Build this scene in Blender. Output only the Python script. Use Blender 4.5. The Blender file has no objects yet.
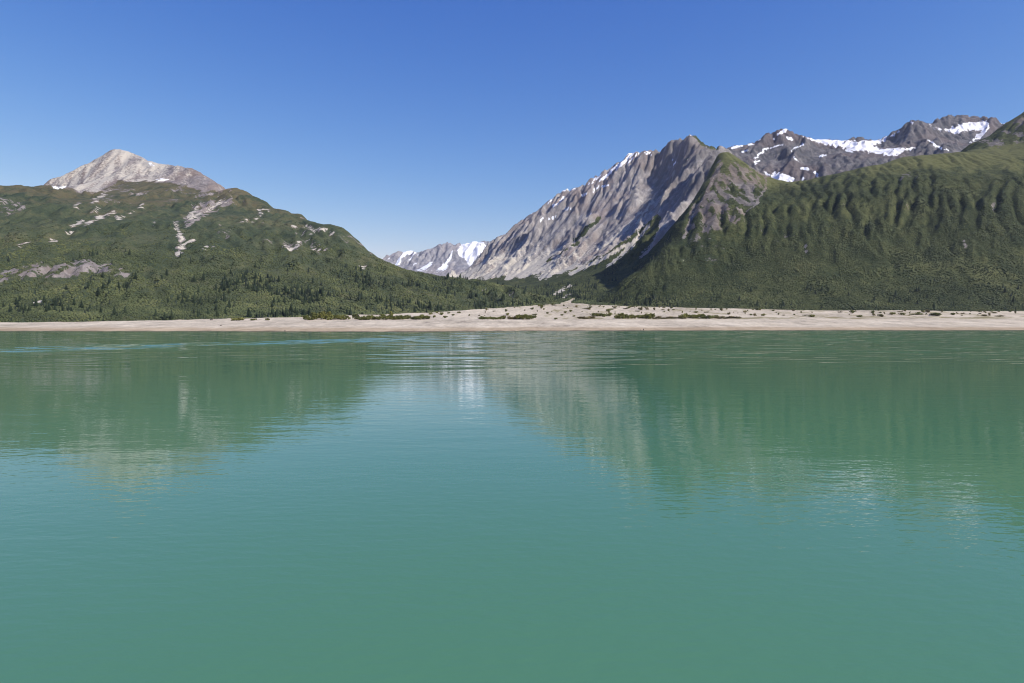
import bpy, math, random
import numpy as np
from mathutils import Vector

# ------------------------------------------------------------------ camera, sky, sun, exposure
S = bpy.context.scene
COL = S.collection
H, F = 20.0, 682.0                    # eye height above the water (m), focal length in pixels
PITCH = math.atan(24.5 / F)
cam = bpy.data.cameras.new('camera')
cam.sensor_width = 36.0
cam.lens = F / 1024.0 * 36.0
cam.clip_start, cam.clip_end = 0.5, 80000.0
cam_o = bpy.data.objects.new('camera', cam)
COL.objects.link(cam_o)
cam_o.location = (0, 0, H)
cam_o.rotation_euler = (math.pi / 2 - PITCH, 0, 0)
S.camera = cam_o

SUN_EL, SUN_AZ = math.radians(41), math.radians(117)   # azimuth clockwise from +Y
world = bpy.data.worlds.new('World')
S.world = world
world.use_nodes = True
wn = world.node_tree
sky = wn.nodes.new('ShaderNodeTexSky')
sky.sky_type = 'NISHITA'
sky.sun_disc = False
sky.sun_elevation = SUN_EL
sky.sun_rotation = SUN_AZ
sky.altitude = 0
sky.air_density = 1.0
sky.dust_density = 0.0
sky.ozone_density = 4.0
bg = wn.nodes['Background']
bg.inputs['Strength'].default_value = 0.11
# the film's response to the clear polar sky: deeper blue overhead
_sep, _com = wn.nodes.new('ShaderNodeSeparateColor'), wn.nodes.new('ShaderNodeCombineColor')
wn.links.new(sky.outputs[0], _sep.inputs[0])
for _i, (_p, _k) in enumerate(((1.88, 0.366), (1.33, 0.551), (0.65, 1.886))):
    _a, _b = wn.nodes.new('ShaderNodeMath'), wn.nodes.new('ShaderNodeMath')
    _a.operation, _b.operation = 'POWER', 'MULTIPLY'
    wn.links.new(_sep.outputs[_i], _a.inputs[0]); _a.inputs[1].default_value = _p
    wn.links.new(_a.outputs[0], _b.inputs[0]); _b.inputs[1].default_value = _k
    wn.links.new(_b.outputs[0], _com.inputs[_i])
wn.links.new(_com.outputs[0], bg.inputs['Color'])
sun = bpy.data.lights.new('sun', 'SUN')
sun.energy = 5.0
sun.angle = math.radians(0.5)
sun.color = (1.0, 0.93, 0.83)
sun_o = bpy.data.objects.new('sun', sun)
COL.objects.link(sun_o)
to_sun = Vector((math.sin(SUN_AZ) * math.cos(SUN_EL), math.cos(SUN_AZ) * math.cos(SUN_EL), math.sin(SUN_EL)))
sun_o.rotation_euler = to_sun.to_track_quat('Z', 'Y').to_euler()
S.view_settings.view_transform = 'Standard'
S.view_settings.look = 'None'
S.view_settings.exposure = 0.25
S.view_settings.gamma = 1.0
S.view_settings.use_curve_mapping = False
HAZE = 1.2e-5
S.cycles.volume_bounces = 0
S.cycles.filter_width = 1.05
S.cycles.max_bounces = 6
S.cycles.diffuse_bounces = 2
S.cycles.glossy_bounces = 3

# ------------------------------------------------------------------ surveying helpers: sight lines to world points and back
CP, SP = math.cos(PITCH), math.sin(PITCH)

def at(px, py, Y):
    """World point on the sight line (px, py) of the photograph at ground distance Y."""
    a, b = (px - 512.0) / F, (341.5 - py) / F
    t = Y / (CP + b * SP)
    return (a * t, Y, H + (b * CP - SP) * t)

def proj(X, Y, Z):
    zc = Y * CP - (Z - H) * SP
    zc = np.maximum(zc, 1.0)
    return 512.0 + F * X / zc, 341.5 - F * (Y * SP + (Z - H) * CP) / zc

# ------------------------------------------------------------------ noise
def _hash(ix, iy, seed):
    n = (ix.astype(np.int64) * 374761393 + iy.astype(np.int64) * 668265263 + seed * 1442695041) & 0xffffffff
    n = ((n ^ (n >> 13)) * 1274126177) & 0xffffffff
    return ((n ^ (n >> 16)) & 0xffffff) / float(0x1000000)

def gnoise(x, y, seed=0):
    x, y = np.asarray(x, float), np.asarray(y, float)
    ix, iy = np.floor(x), np.floor(y)
    fx, fy = x - ix, y - iy
    u, v = fx * fx * fx * (fx * (fx * 6 - 15) + 10), fy * fy * fy * (fy * (fy * 6 - 15) + 10)
    def g(a, b):
        t = _hash(ix + a, iy + b, seed) * 2 * math.pi
        return np.cos(t) * (fx - a) + np.sin(t) * (fy - b)
    top = g(0, 0) * (1 - u) + g(1, 0) * u
    bot = g(0, 1) * (1 - u) + g(1, 1) * u
    return (top * (1 - v) + bot * v) * 1.5

def fbm(x, y, seed=0, oct=5, gain=0.5):
    s, a, n = 0.0, 1.0, 0.0
    for i in range(oct):
        s = s + a * gnoise(x * 2 ** i + i * 17.3, y * 2 ** i - i * 9.1, seed + i)
        n += a
        a *= gain
    return s / n * 1.6

def ridged(x, y, seed=0, oct=5, gain=0.55):
    s, a, n, w = 0.0, 1.0, 0.0, 1.0
    for i in range(oct):
        r = (1 - np.abs(gnoise(x * 2 ** i + i * 7.7, y * 2 ** i + i * 3.3, seed + i)) * 1.6)
        r = np.clip(r, 0, 1) ** 2 * w
        w = np.clip(r * 1.6, 0, 1)
        s = s + a * r
        n += a
        a *= gain
    return s / n

def sstep(a, b, x):
    t = np.clip((x - a) / (b - a), 0, 1)
    return t * t * (3 - 2 * t)

# ------------------------------------------------------------------ terrain
def rbf(P, X, Y):
    """Linear-kernel radial interpolation of the heights of P over the grid X, Y."""
    P = np.asarray(P, float)
    sc = 1000.0
    q = P[:, :2] / sc
    n = len(q)
    D = np.sqrt(((q[:, None] - q[None]) ** 2).sum(-1) + 1e-5)
    A = np.zeros((n + 3, n + 3))
    A[:n, :n] = D - 0.004 * np.eye(n)
    A[:n, n] = 1
    A[:n, n + 1:] = q
    A[n, :n] = 1
    A[n + 1:, :n] = q.T
    w = np.linalg.solve(A, np.concatenate([P[:, 2], np.zeros(3)]))
    out = w[n] + w[n + 1] * X / sc + w[n + 2] * Y / sc
    for i in range(n):
        out = out + w[i] * np.sqrt((X / sc - q[i, 0]) ** 2 + (Y / sc - q[i, 1]) ** 2 + 1e-5)
    return out

def bil(Z, fx, fy):
    ix = np.clip(fx.astype(int), 0, Z.shape[1] - 2)
    iy = np.clip(fy.astype(int), 0, Z.shape[0] - 2)
    u, v = fx - ix, fy - iy
    return (Z[iy, ix] * (1 - u) + Z[iy, ix + 1] * u) * (1 - v) + (Z[iy + 1, ix] * (1 - u) + Z[iy + 1, ix + 1] * u) * v

def smooth(Z, k=1, a=0.5):
    for _ in range(k):
        Q = np.pad(Z, 1, mode='edge')
        m = (Q[:-2, 1:-1] + Q[2:, 1:-1] + Q[1:-1, :-2] + Q[1:-1, 2:]) * 0.25
        Z = Z * (1 - a) + m * a
    return Z

def erode(Z, cell, rounds, seed, ke=0.25, kd=0.25, capf=5.0, steps=56, inertia=0.12, frac=0.14):
    """Rain drops running downhill carve gullies and leave fans."""
    rng = np.random.default_rng(seed)
    h = Z / cell
    ny, nx = h.shape
    n = int(nx * ny * frac)
    for _ in range(rounds):
        x, y = rng.uniform(1, nx - 3, n), rng.uniform(1, ny - 3, n)
        dx = dy = np.zeros(n)
        spd, wat, sed = np.ones(n), np.ones(n), np.zeros(n)
        acc = np.zeros(nx * ny)
        for s in range(steps):
            ix, iy = x.astype(int), y.astype(int)
            u, v = x - ix, y - iy
            k = iy * nx + ix
            hf = h.ravel()
            a, b, c, d = hf[k], hf[k + 1], hf[k + nx], hf[k + nx + 1]
            gx = (b - a) * (1 - v) + (d - c) * v
            gy = (c - a) * (1 - u) + (d - b) * u
            hc = (a * (1 - u) + b * u) * (1 - v) + (c * (1 - u) + d * u) * v
            dx = dx * inertia - gx * (1 - inertia)
            dy = dy * inertia - gy * (1 - inertia)
            l = np.sqrt(dx * dx + dy * dy) + 1e-9
            dx, dy = dx / l, dy / l
            x2, y2 = np.clip(x + dx, 1, nx - 3), np.clip(y + dy, 1, ny - 3)
            hn = bil(h, x2, y2)
            dh = hn - hc
            cap = np.maximum(-dh, 0.01) * spd * wat * capf
            up = dh > 0
            dep = np.where(up, np.minimum(dh, sed), np.where(sed > cap, (sed - cap) * kd, 0))
            ero = np.where((~up) & (sed <= cap), np.minimum((cap - sed) * ke, -dh), 0)
            am = dep - ero
            sed = sed - am
            dl = (np.bincount(k, am * (1 - u) * (1 - v), nx * ny) + np.bincount(k + 1, am * u * (1 - v), nx * ny)
                  + np.bincount(k + nx, am * (1 - u) * v, nx * ny) + np.bincount(k + nx + 1, am * u * v, nx * ny))
            h = h + np.clip(dl, -0.12, 0.12).reshape(ny, nx)
            spd = np.sqrt(np.clip(spd * spd - dh * 3, 0, 9))
            wat = wat * 0.985
            x, y = x2, y2
    return h * cell

def resample(sk, step=4.0):
    sk = np.asarray(sk, float)
    d = np.concatenate([[0], np.cumsum(np.hypot(np.diff(sk[:, 0]), np.diff(sk[:, 1])))])
    t = np.linspace(0, d[-1], max(2, int(d[-1] / step)))
    return np.stack([np.interp(t, d, sk[:, i]) for i in range(3)], 1)

class Terrain:
    def __init__(self, x0, x1, y0, y1, cell, ctrl, skyline, back=(700, 450)):
        self.x0, self.y0, self.cell = x0, y0, cell
        self.xs = np.arange(x0, x1 + cell, cell)
        self.ys = np.arange(y0, y1 + cell, cell)
        self.X, self.Y = np.meshgrid(self.xs, self.ys)
        P = [at(*c) for c in ctrl]
        self.sk = resample(skyline, 3.5) if skyline else None
        if skyline:
            for (px, py, Y) in resample(skyline, 9.0):
                p = at(px, py, Y)
                P.append(p)
            for (px, py, Y) in resample(skyline, 40.0):
                p = at(px, py, Y)
                P.append((p[0] * (1 + back[0] / Y), p[1] + back[0], p[2] - back[1]))
        self.Z = rbf(P, self.X, self.Y)

    def fit_skyline(self, it=3, rad=70.0, far=0):
        for k in range(it):
            px, py = proj(self.X, self.Y, self.Z)
            bins = np.full(3200, 1e9)
            b = np.clip(((px + 1000) / 1.5).astype(int), 0, 3199)
            np.minimum.at(bins, b.ravel(), py.ravel())
            bi = np.clip(((self.sk[:, 0] + 1000) / 1.5).astype(int), 1, 3198)
            now = np.minimum(np.minimum(bins[bi], bins[bi - 1]), bins[bi + 1])
            ok = now < 1e8
            dz = np.where(ok, (now - self.sk[:, 1]) / F * self.sk[:, 2], 0)
            num = np.zeros_like(self.Z)
            den = np.zeros_like(self.Z)
            mx = np.zeros_like(self.Z)
            for (p, e) in zip(self.sk, dz):
                w = at(*p)
                j0, j1 = np.searchsorted(self.xs, [w[0] - 4 * rad, w[0] + 4 * rad])
                i0, i1 = np.searchsorted(self.ys, [w[1] - 6 * rad, w[1] + 6 * rad])
                if j1 <= j0 or i1 <= i0:
                    continue
                sl = (slice(i0, i1), slice(j0, j1))
                g = np.exp(-(((self.X[sl] - w[0]) / rad) ** 2 + ((self.Y[sl] - w[1]) / (rad * 1.8)) ** 2) / 2)
                num[sl] += g * e
                den[sl] += g
                mx[sl] = np.maximum(mx[sl], g)
            self.Z += num / np.maximum(den, 1e-6) * np.sqrt(mx)
        self.err = (float(np.abs(now - self.sk[:, 1])[ok].mean()), float(np.abs(now - self.sk[:, 1])[ok].max()))

    def z(self, x, y):
        fx, fy = (x - self.x0) / self.cell, (y - self.y0) / self.cell
        ins = (fx >= 0) & (fy >= 0) & (fx < len(self.xs) - 1) & (fy < len(self.ys) - 1)
        r = bil(self.Z, np.clip(fx, 0, len(self.xs) - 1.001), np.clip(fy, 0, len(self.ys) - 1.001))
        return np.where(ins, r, -1e4)

    def field(self, A, x, y):
        fx, fy = (x - self.x0) / self.cell, (y - self.y0) / self.cell
        return bil(A, np.clip(fx, 0, len(self.xs) - 1.001), np.clip(fy, 0, len(self.ys) - 1.001))

    def slope(self):
        gy, gx = np.gradient(self.Z, self.cell)
        return np.hypot(gx, gy)

    def pix(self, jit=0.0, seed=5, wl=60.0):
        px, py = proj(self.X, self.Y, self.Z)
        if jit:
            px = px + jit * fbm(self.X / wl, self.Y / wl, seed, 3)
            py = py + jit * 0.7 * fbm(self.X / wl, self.Y / wl, seed + 40, 3)
        return px, py

def grid_mesh(name, X, Y, Z, mat, attrs=None, keep=None, smooth_shade=True):
    ny, nx = Z.shape
    idx = np.arange(nx * ny).reshape(ny, nx)
    q = np.stack([idx[:-1, :-1], idx[:-1, 1:], idx[1:, 1:], idx[1:, :-1]], -1)
    if keep is not None:
        q = q[keep]
    q = q.reshape(-1, 4)
    v = np.stack([X, Y, Z], -1).reshape(-1, 3)
    if keep is not None:
        used = np.unique(q)
        mp = np.full(len(v), -1)
        mp[used] = np.arange(len(used))
        q = mp[q]
        v = v[used]
    o = raw_mesh(name, v, q, mat, smooth_shade)
    for k, a in (attrs or {}).items():
        at_ = o.data.attributes.new(k, 'FLOAT', 'POINT')
        a = np.asarray(a, np.float32).ravel()
        at_.data.foreach_set('value', a if keep is None else a[used])
    return o

def raw_mesh(name, v, f, mat, smooth_shade=False):
    v = np.asarray(v, np.float32)
    f = np.asarray(f, np.int32)
    me = bpy.data.meshes.new(name)
    n, k = f.shape
    me.vertices.add(len(v))
    me.vertices.foreach_set('co', v.ravel())
    me.loops.add(n * k)
    me.loops.foreach_set('vertex_index', f.ravel())
    me.polygons.add(n)
    me.polygons.foreach_set('loop_start', np.arange(0, n * k, k, dtype=np.int32))
    if smooth_shade:
        me.polygons.foreach_set('use_smooth', np.ones(n, bool))
    me.update(calc_edges=True)
    me.validate()
    for m in (mat if isinstance(mat, (list, tuple)) else [mat]):
        me.materials.append(m)
    o = bpy.data.objects.new(name, me)
    COL.objects.link(o)
    return o

def sdf(poly, px, py):
    """Signed distance in pixels to a closed outline, positive inside."""
    p = np.asarray(poly, float)
    d = np.full(px.shape, 1e9)
    ins = np.zeros(px.shape, bool)
    for a, b in zip(p, np.roll(p, -1, 0)):
        ex, ey = b - a
        wx, wy = px - a[0], py - a[1]
        t = np.clip((wx * ex + wy * ey) / (ex * ex + ey * ey + 1e-9), 0, 1)
        d = np.minimum(d, (wx - ex * t) ** 2 + (wy - ey * t) ** 2)
        c = ((a[1] <= py) & (b[1] > py)) | ((b[1] <= py) & (a[1] > py))
        ins ^= c & (px < a[0] + (py - a[1]) / (ey if abs(ey) > 1e-9 else 1e-9) * ex)
    d = np.sqrt(d)
    return np.where(ins, d, -d)

def line_d(pts, px, py):
    d = np.full(px.shape, 1e9)
    p = np.asarray(pts, float)
    for a, b in zip(p[:-1], p[1:]):
        ex, ey = b - a
        wx, wy = px - a[0], py - a[1]
        t = np.clip((wx * ex + wy * ey) / (ex * ex + ey * ey + 1e-9), 0, 1)
        d = np.minimum(d, (wx - ex * t) ** 2 + (wy - ey * t) ** 2)
    return np.sqrt(d)

def setp(o, kind=None, label=None, cat=None, group=None):
    if kind: o['kind'] = kind
    if label: o['label'] = label
    if cat: o['category'] = cat
    if group: o['group'] = group
    return o

# ------------------------------------------------------------------ materials
class NT:
    def __init__(self, name):
        self.m = bpy.data.materials.new(name)
        self.m.use_nodes = True
        self.t = self.m.node_tree
        self.b = self.t.nodes['Principled BSDF']
        g = self.t.nodes.new('ShaderNodeNewGeometry')
        self.pos = g.outputs['Position']
    def n(self, ty, **kw):
        x = self.t.nodes.new(ty)
        for k, v in kw.items():
            setattr(x, k, v)
        return x
    def put(self, sock, v):
        if isinstance(v, bpy.types.NodeSocket):
            self.t.links.new(v, sock)
        elif isinstance(v, (tuple, list)) and len(v) == 3 and sock.type == 'RGBA':
            sock.default_value = (*v, 1)
        else:
            sock.default_value = v
    def math(self, op, a, b=0.0, c=None, clamp=False):
        x = self.n('ShaderNodeMath', operation=op, use_clamp=clamp)
        self.put(x.inputs[0], a); self.put(x.inputs[1], b)
        if c is not None: self.put(x.inputs[2], c)
        return x.outputs[0]
    def noise(self, wl, det=4, rough=0.55, dist=0.0, scale=(1, 1, 1), rot=(0, 0, 0)):
        mp = self.n('ShaderNodeMapping')
        self.put(mp.inputs['Vector'], self.pos)
        mp.inputs['Scale'].default_value = tuple(s / wl for s in scale)
        mp.inputs['Rotation'].default_value = rot
        x = self.n('ShaderNodeTexNoise')
        self.put(x.inputs['Vector'], mp.outputs[0])
        x.inputs['Scale'].default_value = 1.0
        x.inputs['Detail'].default_value = det
        x.inputs['Roughness'].default_value = rough
        x.inputs['Distortion'].default_value = dist
        return x.outputs[0]
    def step(self, v, a, b):
        x = self.n('ShaderNodeMapRange', interpolation_type='SMOOTHSTEP')
        self.put(x.inputs['Value'], v)
        self.put(x.inputs['From Min'], a); self.put(x.inputs['From Max'], b)
        return x.outputs[0]
    def mix(self, f, a, b):
        x = self.n('ShaderNodeMix', data_type='RGBA')
        self.put(x.inputs[0], f); self.put(x.inputs[6], a); self.put(x.inputs[7], b)
        return x.outputs[2]
    def ramp(self, v, stops):
        x = self.n('ShaderNodeValToRGB')
        e = x.color_ramp.elements
        while len(e) < len(stops): e.new(0.5)
        for q, (p, c) in zip(e, stops):
            q.position, q.color = p, (*c, 1)
        self.put(x.inputs[0], v)
        return x.outputs[0]
    def attr(self, name):
        x = self.n('ShaderNodeAttribute', attribute_name=name)
        return x.outputs['Fac']
    def bump(self, h, strength, dist):
        x = self.n('ShaderNodeBump')
        x.inputs['Strength'].default_value = strength
        x.inputs['Distance'].default_value = dist
        self.put(x.inputs['Height'], h)
        self.put(self.b.inputs['Normal'], x.outputs[0])

def mountain_mat(name, rock, green, grain=14.0, strata=None, heath=(0.105, 0.092, 0.050), scree=(0.50, 0.46, 0.39), snow_edge=0.35):
    t = NT(name)
    n1 = t.noise(grain, 5, 0.65)
    n2 = t.noise(grain * 5, 5, 0.6)
    n3 = t.noise(grain * 22, 4, 0.55)
    nf = t.noise(grain * 0.4, 3, 0.6)
    # growing cover
    gmix = t.math('ADD', t.math('MULTIPLY', n1, 0.34), t.math('ADD', t.math('MULTIPLY', n2, 0.33), t.math('MULTIPLY', n3, 0.33)))
    veg = t.ramp(gmix, [(0.40, green[0]), (0.5, green[1]), (0.60, green[2])])
    hth = t.step(t.math('ADD', t.attr('heath'), t.math('MULTIPLY', t.math('SUBTRACT', gmix, 0.5), 4.0)), 0.2, 0.95)
    veg = t.mix(hth, veg, heath)
    # rock
    nr = t.noise(grain * 3, 6, 0.7, 0.6, scale=(1.0, 1.0, 0.35))
    if strata is not None:
        mp = t.n('ShaderNodeMapping', vector_type='TEXTURE')
        t.put(mp.inputs['Vector'], t.pos)
        mp.inputs['Rotation'].default_value = (0, 0, math.radians(strata))
        mp.inputs['Scale'].default_value = (34, 330, 240)
        st = t.n('ShaderNodeTexNoise')
        t.put(st.inputs['Vector'], mp.outputs[0])
        st.inputs['Scale'].default_value, st.inputs['Detail'].default_value, st.inputs['Roughness'].default_value = 1.0, 6, 0.68
        nr = t.math('ADD', t.math('MULTIPLY', nr, 0.45), t.math('MULTIPLY', st.outputs[0], 0.55))
    rk = t.ramp(nr, [(0.30, rock[0]), (0.5, rock[1]), (0.68, rock[2])])
    rk = t.mix(t.step(n3, 0.46, 0.62), rk, t.mix(0.5, rk, rock[3]))
    pale = t.step(t.math('ADD', t.attr('pale'), t.math('MULTIPLY', t.math('SUBTRACT', n1, 0.5), 1.3)), 0.4, 0.7)
    sc = t.mix(nf, tuple(c * 0.72 for c in scree), tuple(min(1, c * 1.2) for c in scree))
    rk = t.mix(pale, rk, sc)
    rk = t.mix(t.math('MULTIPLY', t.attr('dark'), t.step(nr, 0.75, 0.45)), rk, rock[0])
    vm = t.math('ADD', t.attr('veg'), t.math('ADD', t.math('MULTIPLY', t.math('SUBTRACT', n1, 0.5), 1.1), t.math('MULTIPLY', t.math('SUBTRACT', n2, 0.5), 0.9)))
    vm = t.step(vm, 0.42, 0.56)
    c = t.mix(vm, rk, veg)
    sm = t.step(t.math('ADD', t.attr('snow'), t.math('MULTIPLY', t.math('SUBTRACT', n1, 0.5), snow_edge * 2)), 0.45, 0.55)
    c = t.mix(sm, c, (0.82, 0.84, 0.88))
    t.put(t.b.inputs['Base Color'], c)
    t.b.inputs['Roughness'].default_value = 0.9
    t.b.inputs['Specular IOR Level'].default_value = 0.15
    hgt = t.math('ADD', t.math('MULTIPLY', n1, 1.0), t.math('MULTIPLY', nr, 1.3))
    t.bump(hgt, 0.75, grain * 0.75)
    return t.m

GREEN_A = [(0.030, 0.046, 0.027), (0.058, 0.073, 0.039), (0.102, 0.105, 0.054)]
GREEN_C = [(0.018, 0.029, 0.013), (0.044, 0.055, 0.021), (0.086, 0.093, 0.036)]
ROCK_A = [(0.105, 0.094, 0.092), (0.20, 0.178, 0.172), (0.33, 0.295, 0.28), (0.22, 0.165, 0.13)]
ROCK_B = [(0.105, 0.101, 0.103), (0.275, 0.255, 0.245), (0.50, 0.468, 0.44), (0.245, 0.185, 0.16)]
ROCK_C = [(0.085, 0.08, 0.078), (0.16, 0.145, 0.135), (0.28, 0.25, 0.23), (0.16, 0.12, 0.09)]
ROCK_D = [(0.048, 0.050, 0.058), (0.105, 0.101, 0.107), (0.215, 0.198, 0.192), (0.13, 0.096, 0.09)]
ROCK_E = [(0.15, 0.15, 0.17), (0.25, 0.245, 0.265), (0.36, 0.345, 0.35), (0.26, 0.225, 0.22)]
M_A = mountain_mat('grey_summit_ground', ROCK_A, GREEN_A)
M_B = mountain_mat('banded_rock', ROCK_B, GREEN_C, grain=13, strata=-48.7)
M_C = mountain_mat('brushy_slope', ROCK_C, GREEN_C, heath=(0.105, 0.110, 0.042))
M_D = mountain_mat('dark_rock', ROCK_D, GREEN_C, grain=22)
M_E = mountain_mat('pale_rock', ROCK_E, GREEN_C, grain=40)

def snow_mat():
    t = NT('old_snow')
    n = t.noise(70, 6, 0.65, scale=(1, 0.4, 1))
    t.put(t.b.inputs['Base Color'], t.ramp(n, [(0.32, (0.50, 0.48, 0.47)), (0.44, (0.74, 0.74, 0.76)), (0.58, (0.86, 0.86, 0.88))]))
    t.b.inputs['Roughness'].default_value = 0.7
    t.bump(n, 0.8, 14.0)
    return t.m
M_SNOW = snow_mat()

# ------------------------------------------------------------------ mountain with the bare grey summit
SK_A = [(-260, 150, 4300), (-180, 168, 4100), (-100, 182, 3900), (-40, 187, 3700), (0, 186, 3500), (25, 185.3, 3500), (38, 185.5, 3600),
        (41, 184, 4750), (52, 178.7, 4800), (65, 173.7, 4850), (77, 167.5, 4900), (95, 159, 4950), (106, 152, 5000), (115, 148.7, 5000), (125, 150, 5000),
        (138, 154.4, 4950), (150, 160.6, 4900), (163, 164, 4850), (178, 165.6, 4750), (195, 168.7, 4650), (203, 173, 4600), (215, 180.6, 4450), (228, 188.7, 4300),
        (238, 189.4, 4200), (248, 191, 4150), (256, 197, 4050), (268, 202.5, 3900), (283, 210, 3750), (302, 215.6, 3500), (315, 222.5, 3300), (326, 224, 3150),
        (336, 224.8, 3000), (346, 228.8, 2950), (352, 233.7, 2900), (362, 243.7, 2850), (371, 252, 2800), (384, 260, 2750), (392, 264, 2700), (406, 269, 2740),
        (420, 273, 2740), (430, 273, 2740), (440, 276, 2740), (452, 278, 2740), (470, 279, 2730), (485, 281, 2720), (500, 284, 2700), (520, 289, 2670), (545, 296, 2620), (562, 302.5, 2560)]
CT_A = [(-300, 322, 1470), (-150, 322, 1480), (0, 322.3, 1500), (100, 321.3, 1510), (160, 320, 1530), (220, 318.8, 1560), (300, 316.7, 1620), (352, 315, 1700), (410, 313, 1830), (460, 310.5, 2000), (520, 306.5, 2260), (562, 304, 2460),
        (-250, 285, 1780), (0, 284, 1800), (60, 281, 1800), (130, 282, 1810), (200, 293, 1800), (300, 294, 1920), (400, 297, 2060), (480, 298, 2280), (530, 301, 2400),
        (-250, 262, 1980), (0, 266, 1890), (60, 262, 1880), (120, 265, 1910), (0, 254, 2060), (80, 253, 2060), (200, 268, 2120), (280, 264, 2280), (340, 265, 2400), (375, 272, 2440), (420, 284, 2380),
        (-200, 235, 2450), (0, 232, 2430), (80, 234, 2430), (160, 232, 2560), (230, 237, 2500), (300, 245, 2500), (345, 250, 2600), (310, 228, 2950), (335, 236, 2800),
        (0, 205, 2900), (60, 208, 2900), (120, 212, 3000), (180, 212, 3200), (240, 214, 3350), (290, 222, 3200),
        (52, 188.5, 3550), (70, 195, 3550), (87, 201, 3550), (60, 187, 4300), (88, 192, 4150), (110, 187, 4250), (130, 182, 4330), (150, 184, 4250), (165, 181.5, 4300), (195, 191, 4150), (222, 192, 4200), (150, 200, 3650), (205, 200, 3800),
        (117, 165, 4750), (85, 180, 4550), (150, 172, 4600), (185, 178, 4500)]
A = Terrain(-5200, 700, 1400, 6000, 11.0, CT_A, SK_A)
d_foot = sstep(1500, 2400, A.Y)
_q = at(328, 226, 3050)
d_foot *= 1 - 0.9 * np.exp(-((A.X - _q[0]) ** 2 + (A.Y - _q[1]) ** 2) / 420.0 ** 2)
hi = sstep(500, 900, A.Z)
A.Z += d_foot * (24 * (ridged(A.X / 520, A.Y / 520, 11, 5) - 0.45) + 9 * fbm(A.X / 130, A.Y / 130, 21, 4)) + 3.5 * fbm(A.X / 60, A.Y / 60, 3, 3)
A.Z += hi * 9 * (ridged(A.X / 120, A.Y / 120, 33, 4) - 0.4) + hi * sstep(4000, 4300, A.Y) * 4 * (ridged(A.X / 55 + A.Y / 130, A.Y / 200, 34, 4) - 0.4)
bench = sstep(1760, 1820, A.Y) * sstep(2040, 1920, A.Y) * sstep(-900, -1000, A.X)
A.Z += bench * (11 * (ridged(A.X / 46, A.Y / 36, 51, 4) - 0.4))
A.Z = erode(A.Z, A.cell, 5, 1, ke=0.2, capf=4.0)
A.Z = smooth(A.Z, 1, 0.3)
_k = hi * sstep(4000, 4300, A.Y)
A.Z = A.Z * (1 - _k) + smooth(A.Z, 6, 0.6) * _k + _k * 5 * (ridged(A.X / 34 + A.Y / 90, A.Y / 150, 35, 4) - 0.4)
A.fit_skyline()
A.fit_skyline(it=3, rad=38)

# ------------------------------------------------------------------ banded rock peak in the middle
SK_B = [(452, 284, 5850), (462, 276, 5830), (470, 266, 5800), (479, 253, 5780), (487, 243, 5750), (505, 232, 5700), (523, 218, 5650), (533, 211.7, 5600), (546, 201.5, 5550), (557, 194.5, 5500), (561, 189, 5500),
        (574, 188.3, 5450), (585, 182, 5400), (605, 170, 5350), (626, 156, 5300), (637, 149, 5250), (646, 152, 5250), (653, 151, 5200), (665, 144, 5100), (677, 137.5, 5050), (690, 135, 5000),
        (700, 139, 4900), (715, 145.6, 4700), (724, 150, 4500), (740, 158, 4300), (760, 176, 4200), (790, 200, 4100)]
CT_B = [(440, 285, 5200), (466, 279, 5050), (504, 281, 4700), (537, 281, 4400), (569, 276, 4100), (607, 268, 3850), (640, 264, 3650), (680, 255, 3500),
        (420, 291, 4000), (480, 289, 3800), (520, 290, 3600), (560, 290, 3400), (600, 287, 3300), (640, 282, 3250), (700, 275, 3250),
        (400, 300, 2900), (480, 299, 2900), (560, 298, 2900), (620, 294, 2880), (700, 291, 2850),
        (500, 258, 5250), (530, 250, 5000), (560, 240, 4900), (560, 258, 4550), (590, 235, 4750), (600, 215, 4950), (600, 250, 4300), (630, 200, 4850), (630, 225, 4450), (640, 178, 5000), (640, 245, 4000),
        (690, 140, 4850), (693, 152, 4600), (694, 163, 4420), (679, 144, 5060), (675, 160, 5000), (672, 173, 4900), (668, 184, 4750), (661, 197, 4560), (652, 208, 4400), (640, 230, 4150), (708, 163, 4120), (720, 158, 4150), (705, 172, 4050), (690, 190, 4000), (672, 210, 3950), (655, 226, 3880), (640, 248, 3750)]
B = Terrain(-1100, 1750, 2700, 6500, 9.0, CT_B, SK_B, back=(600, 500))
ba = sstep(230, 420, B.Z)
# ribs that run down the face
s_al = (B.X * 0.66 - B.Y * 0.75)
s_dn = (B.X * 0.75 + B.Y * 0.66)
wx = 70 * fbm(B.X / 420, B.Y / 420, 61, 4)
B.Z += ba * (125 * (ridged((s_al + wx) / 400, s_dn / 1500, 71, 4) - 0.42) + 58 * (ridged((s_al + wx * 0.7) / 150, s_dn / 600, 72, 4) - 0.42) + 22 * (ridged(B.X / 80, B.Y / 80, 73, 4) - 0.4) + 10 * (ridged(B.X / 34, B.Y / 34, 74, 3) - 0.4))
B.Z += 3 * fbm(B.X / 60, B.Y / 60, 4, 3)
B.Z = erode(B.Z, B.cell, 3, 2, ke=0.2, capf=4.0)
B.Z = smooth(B.Z, 1, 0.12)
B.fit_skyline(rad=55)

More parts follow.
